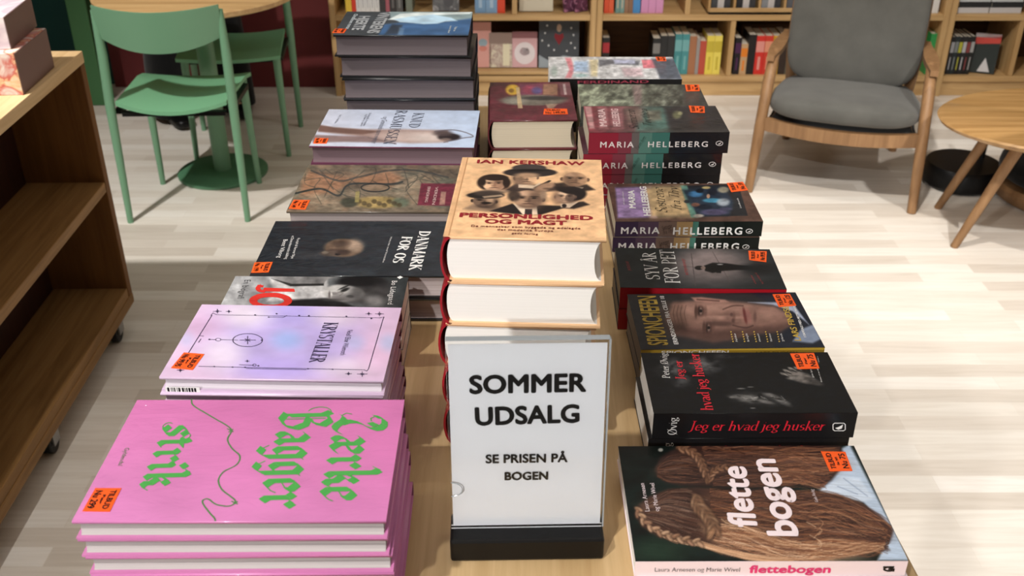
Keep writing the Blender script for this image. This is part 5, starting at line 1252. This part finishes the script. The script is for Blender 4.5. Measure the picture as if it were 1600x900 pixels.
# ------------------------------------------------------------------ person behind the cafe table
pe = empty('person', (-1.44, 4.60, 0), math.radians(30)); tag(pe, 'standing person in wide black trousers and black shoes', 'person')
M_SKIN = pbr('skin', rgb(204, 160, 132), .5); M_HAIR = pbr('brown_hair', rgb(60, 42, 32), .6)
def skin_body(parent):
    me = bpy.data.meshes.new('body'); V = []; E = []; Rr = []
    def a(p, r, pr=None):
        V.append(p); Rr.append(r if isinstance(r, tuple) else (r, r))
        if pr is not None: E.append((pr, len(V) - 1))
        return len(V) - 1
    pel = a((0, 0, .92), (.13, .10)); ch = a((0, 0, 1.12), (.12, .09), pel); sh = a((0, 0, 1.36), (.13, .085), ch); nk = a((0, -.01, 1.46), .05, sh)
    ch2 = a((0, -.02, 1.54), (.062, .07), nk); h1 = a((0, -.02, 1.62), (.072, .088), ch2); h2 = a((0, -.015, 1.69), (.058, .07), h1)
    for s in (-1, 1):
        hp = a((s * .10, 0, .86), .085, pel); kn = a((s * .12, -.01, .48), .052, hp); an = a((s * .13, .02, .08), .034, kn); a((s * .135, -.11, .035), .03, an)
        so = a((s * .17, 0, 1.36), .055, sh); el = a((s * .22, .01, 1.08), .036, so); wr = a((s * .235, -.06, .84), .024, el); pm = a((s * .235, -.075, .775), (.032, .018), wr)
        for k in range(4): f1 = a((s * .235 + (k - 1.5) * .004, -.05 - k * .017, .715), .0085, pm); a((s * .23 + (k - 1.5) * .003, -.055 - k * .017, .675 + .008 * abs(k - 1.5)), .0075, f1)
        t1 = a((s * .225, -.115, .765), .010, pm); a((s * .22, -.128, .73), .008, t1)
    me.from_pydata(V, E, []); me.materials.append(M_SKIN); o = bpy.data.objects.new('body', me); COL.objects.link(o); o.parent = parent
    m = o.modifiers.new('skin', 'SKIN'); 
    for i, r in enumerate(Rr): me.skin_vertices[0].data[i].radius = r
    me.skin_vertices[0].data[0].use_root = True
    u = o.modifiers.new('sub', 'SUBSURF'); u.levels = 1; u.render_levels = 2; m.use_smooth_shade = True
    return o
skin_body(pe)
def loft(rings, n=24):
    mb = MB(); vs = []; fs = []
    for c, rx, ry in rings:
        for k in range(n):
            a = 2 * PI * k / n; vs.append((c[0] + rx * math.cos(a) * (1 + .03 * math.sin(5 * a)), c[1] + ry * math.sin(a), c[2]))
    for i in range(len(rings) - 1):
        for k in range(n): fs.append((i * n + k, i * n + (k + 1) % n, (i + 1) * n + (k + 1) % n, (i + 1) * n + k))
    mb.add(vs, fs); return mb
tr = MB()
for s in (-1, 1):
    L = loft([((s * .150, .0, .035), .092, .10), ((s * .145, 0, .25), .090, .10), ((s * .13, 0, .5), .088, .1), ((s * .105, 0, .8), .105, .12), ((s * .06, 0, .9), .115, .125), ((0, 0, 1.02), .155, .12)])
    tr.add(L.v, L.f)
tr.build('trousers', M_BLACK_FAB, pe, smooth=True)
jm = loft([((0, 0, .98), .175, .135), ((0, 0, 1.15), .165, .125), ((0, 0, 1.3), .19, .12), ((0, 0, 1.40), .13, .09), ((0, -.005, 1.45), .062, .062)])
for s in (-1, 1): jm.sweep([(s * .15, 0, 1.38), (s * .19, 0, 1.3), (s * .222, .01, 1.08), (s * .235, -.05, .87)], [.07, .066, .05, .04], 16)
jm.build('jumper', M_BLACK_FAB, pe, smooth=True)
mb = MB(); mb.superq((0, .008, 1.665), (.088, .10, .085), 1, 1); mb.superq((0, .05, 1.58), (.078, .055, .1), 1, 1); mb.build('hair', M_HAIR, pe, smooth=True)
fc = MB(); fc.superq((0, -.113, 1.605), (.010, .016, .022), 1, 1, 12, 8, 0)
for s in (-1, 1): fc.superq((s * .03, -.096, 1.632), (.011, .008, .007), 1, 1, 12, 8, 1); fc.superq((s * .074, -.015, 1.61), (.010, .018, .03), 1, 1, 12, 8, 0)
fc.superq((0, -.100, 1.567), (.022, .008, .006), 1, 1, 12, 8, 2)
fc.build('face', [M_SKIN, pbr('eye', rgb(30, 26, 24), .2), pbr('lips', rgb(168, 96, 88), .5)], pe, smooth=True)
for s in (-1, 1):
    mb = MB(); mb.superq((s * .14, -.055, .036), (.046, .135, .036), .6, .7, 24, 12, 0, lambda q: Vector((q.x, q.y, q.z * (1.0 if q.y > 0 else .75) - (.004 if q.y < 0 else 0)))); mb.build('shoe', M_BLACKP, pe, smooth=True)

# ------------------------------------------------------------------ armchair
ac = empty('armchair', (1.32, 3.90, 0), math.radians(-19)); tag(ac, 'low oak lounge armchair with grey wool cushions beside the bookcases', 'armchair')
# faces -y (towards the viewer)
for s in (-1, 1):
    mb = MB(); mb.sweep([(s * .305, -.305, 0), (s * .295, -.265, .25), (s * .286, -.225, .43), (s * .284, -.17, .485), (s * .284, -.09, .502)], [.017, .021, .022, .020, .018], 16); mb.build('leg', M_CHAIRWOOD, ac, smooth=True)
    mb = MB(); mb.sweep([(s * .225, .335, 0), (s * .232, .25, .25), (s * .245, .20, .45), (s * .25, .28, .78)], [.016, .021, .021, .016], 16); mb.build('leg', M_CHAIRWOOD, ac, smooth=True)
    mb = MB()
    def arm(u, v, k, s=s):
        y = -.20 + u * .46; w = .014 + .012 * math.sin(PI * min(1, u * 1.15)); x = s * (.292 - .02 * u) + (v * 2 - 1) * w
        return (x, y, .508 - .015 * u + (.009 if k else -.012))
    mb.sheet(arm, 16, 6); mb.build('armrest', M_CHAIRWOOD, ac, smooth=True)
    mb = MB(); mb.sweep([(s * .265, -.255, .262), (s * .235, .22, .215)], .018, 12); mb.build('side_rail', M_CHAIRWOOD, ac, smooth=True)
def rail(u, v, k):
    s = u * 2 - 1; return (s * .285, -.27 + .05 * 0 - .03 * (1 - s * s) + (.024 if k else 0), .232 + .05 * v + .014 * s * s)
mb = MB(); mb.sheet(rail, 20, 3); mb.build('front_rail', M_CHAIRWOOD, ac, smooth=True)
mb = MB(); mb.sweep([(-.235, .22, .225), (.235, .22, .225)], .017, 12); mb.build('rear_rail', M_CHAIRWOOD, ac, smooth=True)
mb = MB(); mb.sweep([(-.25, .30, .80), (0, .34, .80), (.25, .30, .80)], .018, 12); mb.build('top_rail', M_CHAIRWOOD, ac, smooth=True)
def sb(u, v, k): 
    s = u * 2 - 1; return (s * .268, -.27 + v * .48 - .02 * (1 - s * s) * (1 - v), .272 - .05 * v + (.010 if k else 0))
mb = MB(); mb.sheet(sb, 16, 8); mb.build('seat_base', M_BLACK_FAB, ac, smooth=True)
def wseat(q): return Vector((q.x * (1 - .10 * (q.y / .27 > 0) * q.y / .27), q.y - .025 * (1 - (q.x / .275) ** 2) * (1 if q.y < 0 else 0), q.z * (1 - .25 * (q.x / .275) ** 4) - .10 * q.y))
mb = MB(); mb.superq((0, -.035, .325), (.276, .265, .053), .55, .32, 40, 20, 0, wseat); mb.build('seat_cushion', M_GREY_FAB, ac, smooth=True)
def wback(q):
    zz = q.z / .26; return Vector((q.x * (1 + .04 * abs(zz) ** 3), q.y * (1 - .35 * abs(zz) ** 4) + .30 * q.z, q.z + .01 * (q.x / .25) ** 2 * (1 if q.z > 0 else -1)))
mb = MB(); mb.superq((0, .185, .60), (.258, .07, .255), .5, .28, 40, 24, 0, wback); mb.build('back_cushion', M_GREY_FAB, ac, smooth=True)

# ------------------------------------------------------------------ lounge table
lt = empty('coffee_table', (1.955, 3.30, 0)); tag(lt, 'oval oak coffee table with splayed legs beside the armchair', 'table')
mb = MB(); mb.lathe([(0, .418), (.46, .418), (.492, .430), (.5, .442), (.492, .448), (0, .448)], n=72, sy=.68); mb.build('tabletop', M_TABLEWOOD, lt, smooth=True)
for x0, y0, x1, y1 in ((-.391, -.07, -.25, -.09), (-.331, .256, -.22, .15), (.39, -.15, .26, -.1), (.34, .25, .22, .15)):
    mb = MB(); mb.sweep([(x0, y0, 0), (x1, y1, .417)], [.014, .021], 16); mb.build('leg', M_CHAIRWOOD, lt, smooth=True)
mb = MB(); mb.box((-.27, -.10, .395), (.27, -.07, .4175)); mb.box((-.24, .13, .395), (.24, .16, .4175)); mb.build('underframe', M_CHAIRWOOD, lt)
# floor lamp foot and low stool under and behind the table
fl = empty('low_stand', (1.80, 3.80, 0)); tag(fl, 'low black stand with a short pole beneath the oval coffee table', 'stand')
mb = MB(); mb.lathe([(0, 0), (.135, 0), (.15, .014), (.15, .075), (.138, .09), (0, .092)], n=48); mb.build('base', M_BLACKP, fl, smooth=True)
mb = MB(); mb.sweep([(.085, .04, .085), (.095, .05, .30)], .011, 14); mb.build('pole', M_BLACKP, fl, smooth=True)
st = empty('floor_pouf', (2.13, 3.64, 0)); tag(st, 'low black padded pouf in a wooden ring behind the coffee table', 'stool')
mb = MB(); mb.lathe([(0, 0), (.22, 0), (.25, .02), (.262, .06), (.25, .075), (0, .075)], n=48); mb.build('wooden_ring', M_CHAIRWOOD, st, smooth=True)
mb = MB(); mb.superq((0, 0, .123), (.245, .245, .047), .5, 1, 40, 14); mb.build('cushion', M_BLACK_FAB, st, smooth=True)

# ------------------------------------------------------------------ bookcases along the back wall
YF, YB = 4.86, 5.20
M_OAKB = wood('oak_shaded_back', rgb(84, 56, 32), rgb(62, 40, 22), 'x', .6, spec=.2)  # back panel colour darkened to stand for shade deep in the shelves
def bookcase(x0, x1, div_low, div_up, label):
    b = empty('bookcase', (x0, YF, 0)); tag(b, label, 'bookcase', 'oak wall bookcases')
    w = x1 - x0; d = YB - YF; T = .028; H = 1.24
    part('side_panel', M_OAKZ, b, P_(0, 0, 0, T, d, H)); part('side_panel', M_OAKZ, b, P_(w - T, 0, 0, w, d, H))
    part('back_panel', M_OAKB, b, P_(T + .0005, d - .012, .0, w - T - .0005, d, H)); part('plinth', M_OAKX, b, P_(T + .0005, .012, 0, w - T - .0005, .03, .072))
    for z in (.073, .372, .80, 1.212): part('shelf', M_OAKX, b, P_(T + .0005, 0, z, w - T - .0005, d - .0125, z + T))
    for x in div_low: part('divider', M_OAKZ, b, P_(x - x0 - .012, .004, .1015, x - x0 + .012, d - .0125, .3715))
    for x in div_up: part('divider', M_OAKZ, b, P_(x - x0 - .012, .004, .4005, x - x0 + .012, d - .0125, .7995))
    return b
bookcase(-.865, .40, [], [.012], 'oak bookcase behind the tall slate stack, beside the maroon wall')
bookcase(.402, 2.075, [1.055], [.83], 'middle oak bookcase behind the armchair')
bookcase(2.077, 3.30, [2.43], [2.46], 'oak bookcase behind the coffee table')
PAGE_S = page_mat('shelf_pages', rgb(224, 216, 200))
def shelf_book(x, w, h, z, c, label, group, d=.15, lean=0, yoff=.03, c2=None, name='paperback_book'):
    """an upright book: cover wrapped round the pages, spine forward; c2 = band on the spine"""
    mb = MB(); t = .0015
    mb.box((0, 0, 0), (w, t, h), 0); mb.box((0, t, 0), (t, d, h), 0); mb.box((w - t, t, 0), (w, d, h), 0); mb.box((t, t, .002), (w - t, d - .003, h - .002), 1)
    mats = [pbr('cover_%d_%d_%d' % c, rgb(*c), .45), PAGE_S]
    if c2: mb.box((.001, -.0006, h * .58), (w - .001, -.0001, h * .86), 2); mb.box((w * .35, -.0006, h * .12), (w * .65, -.0001, h * .46), 2); mats.append(pbr('cover_%d_%d_%d' % c2, rgb(*c2), .45))
    o = mb.build(name, mats, loc=(x, YF + yoff, z)); o.rotation_euler = (0, lean, 0)
    tag(o, label, 'book', group); return o
def row(x, z, specs, group, place, yoff=.03, lean=0):
    """specs: (colour word, rgb, width, height, band or None)"""
    for i, (wd, c, w, h, c2) in enumerate(specs):
        shelf_book(x, w, h, z + .0006 + (abs(math.sin(lean)) * w if lean < 0 else 0), c, '%s book, %s %s' % (wd, ['first', 'second', 'third', 'fourth', 'fifth', 'sixth', 'seventh', 'eighth', 'ninth', 'tenth', 'eleventh', 'twelfth'][i], place), group, lean=lean, yoff=yoff, c2=c2)
        x += w / math.cos(lean) + .0012
    return x
ZL, ZU = .1012, .4002
XS = lambda px, y=100: at_y(px, y, YF + .03).x
# upper shelf, far left: bright spines and white series
row(XS(540, 10), ZU, [('yellow', (226, 190, 70), .028, .20, None), ('red', (210, 64, 44), .020, .20, None)] + [('white', (226, 226, 226), .021, .20, (196, 196, 198)) for _ in range(5)] +
    [('dark grey', (64, 62, 64), .028, .20, None), ('rose', (170, 96, 108), .018, .20, None), ('charcoal', (58, 56, 58), .030, .20, (110, 108, 108)), ('grey', (92, 92, 92), .030, .20, (130, 130, 130))], 'spines on the upper shelf by the maroon wall', 'in the upper row by the maroon wall')
row(XS(634, 5), ZU, [('grey green', (120, 128, 116), .03, .19, None)], 'spines on the upper shelf by the maroon wall', 'after a small gap in the left bookcase')
row(XS(742, 5), ZU, [('sky blue', (120, 158, 196), .052, .21, (170, 196, 220)), ('pale blue', (132, 168, 204), .052, .21, (176, 200, 222)), ('orange red', (222, 74, 44), .036, .21, None)], 'blue and red spines on the upper shelf', 'in the upper row left of the divider')
def face_out(xp, y, w, h, z, m, label, group, rz=0, tilt=.2, name='paperback_book', th=.02, yoff=.06, deco=None):
    mb = MB(); mb.box((-w / 2, 0, 0), (w / 2, .0015, h), 0); mb.box((-w / 2, th - .0015, 0), (w / 2, th, h), 0); mb.box((-w / 2, .0015, 0), (-w / 2 + .0015, th - .0015, h), 0); mb.box((-w / 2 + .0015, .0015, .002), (w / 2 - .002, th - .0015, h - .002), 1)
    mats = [m, PAGE_S]
    if deco:
        for shape, c in deco:
            mb.add([(p[0] * w, -.0004, p[1] * h) for p in shape], [tuple(range(len(shape)))], len(mats)); mats.append(pbr('cover_%d_%d_%d' % c, rgb(*c), .45))
    o = mb.build(name, mats, loc=(XS(xp, y), YF + yoff, z + .0008 + th * math.sin(tilt))); o.rotation_euler = (-tilt, 0, rz); return tag(o, label, 'book', group)
# upper shelf face-out pieces
C_ = lambda x, y, r, n=18, sy=1.: [(x + r * math.cos(2 * PI * k / n), y + r * sy * math.sin(2 * PI * k / n)) for k in range(n)]
face_out(696, 5, .125, .18, ZU, art_box_mat('grey_cover', rgb(120, 120, 122), rgb(90, 92, 96), rgb(170, 170, 172), 14), 'grey patterned book standing face out on the upper shelf', 'books shown face out', yoff=.05, deco=[(C_(.1, .3, .2), (84, 84, 88))])
face_out(838, 5, .16, .20, ZU, pbr('cream_cover', rgb(214, 206, 186), .5), 'cream book standing face out on the upper shelf', 'books shown face out', yoff=.05, deco=[([(-.35, .5), (.35, .5), (.35, .56), (-.35, .56)], (150, 140, 120))])
for px, lb in ((893, 'first'), (910, 'second')):
    face_out(px, 5, .07, .17, ZU, art_box_mat('plum_cover', rgb(110, 62, 88), rgb(70, 40, 58), rgb(190, 130, 160), 30), 'small plum coloured card book, %s beside the cream book' % lb, 'plum card books', yoff=.05, rz=.5, th=.012)
# lower shelf, left: riser with four covers
rs = empty('book_ledge', (-.20, YF - .002, 0)); tag(rs, 'thin wooden display ledge on the lower shelf of the left bookcase', 'ledge')
part('ledge_board', M_OAKX, rs, P_(-.36, .004, .1075, .46, .20, .1235)); part('foot', M_BLACKP, rs, P_(-.35, .02, .1015, -.33, .18, .107)); part('foot', M_BLACKP, rs, P_(.43, .02, .1015, .45, .18, .107))
ZR = .124
face_out(751, 80, .10, .215, ZR, pbr('pink_cover', rgb(216, 158, 148), .5), 'salmon pink book leaning face out beside the tall slate stack', 'books shown face out', yoff=.055, deco=[(C_(.1, .55, .22, sy=.4), (150, 170, 180)), (C_(.1, .42, .2, sy=.3), (206, 130, 116))])
face_out(782, 85, .112, .165, ZR, art_box_mat('beige_cover', rgb(206, 194, 178), rgb(176, 150, 140), rgb(222, 214, 190), 26), 'beige speckled book leaning face out on the ledge', 'books shown face out', yoff=.055, deco=[([(.1, .05), (.4, .05), (.4, .7), (.1, .7)], (226, 218, 188)), ([(-.5, .68), (.5, .68), (.5, 1), (-.5, 1)], (150, 128, 118))])
face_out(820, 82, .122, .17, ZR, pbr('rose_cover', rgb(214, 170, 174), .5), 'rose and white book leaning face out on the ledge', 'books shown face out', yoff=.055, deco=[(C_(0, .4, .42, sy=.75), (228, 218, 220)), ([(-.5, .82), (.5, .82), (.5, 1), (-.5, 1)], (140, 92, 96)), (C_(.0, .45, .2, sy=.6), (212, 190, 194))])
face_out(874, 70, .195, .236, ZR, pbr('slate_cover', rgb(62, 66, 72), .5), 'large slate grey book with a red heart shape, face out', 'books shown face out', yoff=.05,
         deco=[([(.0, .46), (.12, .62), (.1, .70), (0, .66), (-.1, .70), (-.12, .62)], (128, 24, 36)), (C_(0, .8, .06, sy=1.3), (186, 160, 140)), ([(-.5, 0), (.5, 0), (.5, .2), (.1, .25), (-.2, .12), (-.5, .26)], (150, 160, 168))] + [(C_(x, y, .022, 8), (206, 208, 210)) for x, y in ((-.3, .85), (-.35, .7), (.3, .8), (.36, .66), (-.26, .45), (.3, .5), (-.12, .36), (.2, .34), (.4, .4), (-.42, .55))])
# upper shelf of the middle case
x = row(XS(944, 10), ZU, [('orange red', (220, 84, 50), .022, .2, None), ('orange', (224, 96, 60), .022, .2, None)], 'spines on the upper shelf of the middle case', 'in the upper row of the middle bookcase')
x = row(x + .008, ZU, [('sea green', (112, 150, 146), .020, .19, (190, 180, 160)), ('teal grey', (120, 156, 154), .020, .19, (190, 180, 160)), ('tan', (150, 116, 92), .018, .19, None), ('brown', (140, 106, 84), .02, .19, None), ('bright blue', (74, 142, 206), .034, .2, None)], 'green to blue spines on the upper shelf', 'counted after the two orange books')
row(x + .003, ZU, [('pink', (214, 150, 196), .034, .2, None) for _ in range(3)], 'pink spines on the upper shelf', 'right of the bright blue book')
# tray of books on the upper shelf
ty = empty('book_tray', (XS(1180, 20), YF, 0)); tag(ty, 'pale framed display tray on the upper shelf', 'tray')
X0, X1 = XS(1106, 22) - ty.location.x, XS(1262, 22) - ty.location.x
part('tray_floor', M_BLACKP, ty, P_(X0, .004, .4005, X1, .2, .412)); part('tray_front', M_OAKX, ty, P_(X0, -.004, .413, X1, .006, .432))
for i in range(5):
    xx = X0 + (X1 - X0) * i / 4.
    part('tray_divider', M_OAKZ, ty, P_(xx - .006, .0065, .4125, xx + .006, .2, .52))
for i in range(4):
    cs = [(70, 72, 76), (44, 44, 48), (140, 142, 146), (96, 98, 104)][i]; xx = ty.location.x + X0 + (X1 - X0) * i / 4. + .011
    for k, (ww, cc) in enumerate(((.028, cs), (.030, (198, 192, 190)), (.028, (60, 60, 64)))):
        shelf_book(xx, ww, .17 + .01 * k, .4125, cc, 'book in the display tray, %s of compartment %s' % (['first', 'second', 'third'][k], ['one', 'two', 'three', 'four'][i]), 'books in the display tray', d=.12, yoff=.02); xx += ww + .0012
# lower shelf of the middle case
row(XS(942, 75), ZL, [('black and red', (22, 20, 22), .034, .175, (170, 40, 50))], 'lone black book', 'at the left end of the lower middle shelf', yoff=.05)
row(XS(1019, 90), ZL, [('black', (26, 28, 30), .036, .178, (120, 118, 116)), ('inky black', (30, 32, 34), .033, .190, None), ('dark grey', (36, 38, 40), .034, .190, None), ('teal', (62, 132, 136), .034, .198, (110, 166, 168)), ('sea teal', (68, 138, 142), .034, .198, (110, 166, 168)), ('copper brown', (160, 108, 76), .034, .188, None), ('grey', (150, 144, 140), .016, .180, None), ('brick red', (182, 76, 58), .030, .165, None), ('yellow', (226, 206, 86), .036, .19, (196, 176, 60)), ('lemon yellow', (230, 212, 96), .036, .19, (196, 176, 60))], 'spines on the lower middle shelf', 'in the lower row of the middle bookcase')
row(XS(1147, 90), ZL, [('black', (30, 26, 30), .03, .18, (76, 36, 76)), ('sand and orange', (196, 160, 120), .032, .15, (226, 130, 40)), ('black', (34, 30, 30), .036, .195, None), ('red', (210, 52, 44), .040, .19, (226, 150, 140)), ('scarlet', (206, 60, 46), .038, .19, (226, 150, 120)), ('golden', (206, 156, 40), .036, .19, None), ('dark brown', (56, 44, 38), .034, .195, None), ('grey olive', (96, 96, 84), .034, .19, (130, 130, 120)), ('olive', (90, 88, 72), .03, .19, None), ('dark teal', (24, 92, 96), .034, .17, None)], 'spines behind the armchair', 'in the lower row behind the armchair')
row(XS(1455, 60), ZL, [('green', (50, 150, 80), .026, .2, None)], 'lone green book', 'right of the armchair back')
row(XS(1452, 20), ZU, [('white', (222, 220, 218), .04, .2, None)], 'lone white book', 'on the upper shelf right of the armchair')
# right case: thin dark books, lying stack above
row(XS(1482, 90), ZL, [('black', (24, 26, 30), .018, .185, (150, 152, 156)), ('dark teal', (28, 40, 44), .018, .187, (120, 126, 126)), ('black', (22, 22, 26), .018, .185, (170, 170, 60)), ('charcoal', (30, 30, 34), .018, .186, (180, 180, 184)), ('black', (24, 24, 26), .018, .185, (130, 60, 60)), ('black', (24, 26, 26), .018, .187, (160, 160, 160))], 'thin dark books right of the armchair', 'in the thin book row behind the coffee table')
face_out(1541, 85, .115, .19, ZL, pbr('night_green_cover', rgb(36, 44, 42), .45), 'dark green and red book standing face out after the thin books', 'books shown face out', yoff=.04, rz=-.35, tilt=.12, deco=[([(-.5, .72), (.5, .78), (.5, 1), (-.5, 1)], (196, 70, 60)), ([(-.2, .04), (.3, .04), (.05, .4)], (206, 204, 206)), ([(-.5, .9), (.5, .9), (.5, 1), (-.5, 1)], (220, 220, 222))])
for i, (cc, wd) in enumerate((((206, 204, 206), 'white'), ((36, 38, 42), 'black'), ((196, 200, 204), 'pale grey'), ((60, 70, 90), 'slate blue'))):
    for j, xp in enumerate((1522, 1573)):
        mb = MB(); w, d, h = .15, .2, .026
        mb.box((-w / 2, 0, 0), (w / 2, d, .002), 0); mb.box((-w / 2, 0, h - .002), (w / 2, d, h), 0); mb.box((-w / 2, 0, .002), (w / 2, .002, h - .002), 0); mb.box((-w / 2 + .002, .002, .002), (w / 2 - .002, d - .002, h - .002), 1)
        o = mb.build('hardcover_book', [pbr('cover_%d_%d_%d' % cc, rgb(*cc), .4), PAGE_S], loc=(XS(xp, 12) + (.004 if i % 2 else -.003), YF + .03, ZU + .0006 + i * .0266))
        tag(o, '%s book lying flat, %s from below in the %s pile on the right case' % (wd, ['first', 'second', 'third', 'fourth'][i], ['inner', 'outer'][j]), 'book', 'lying books on the right case')
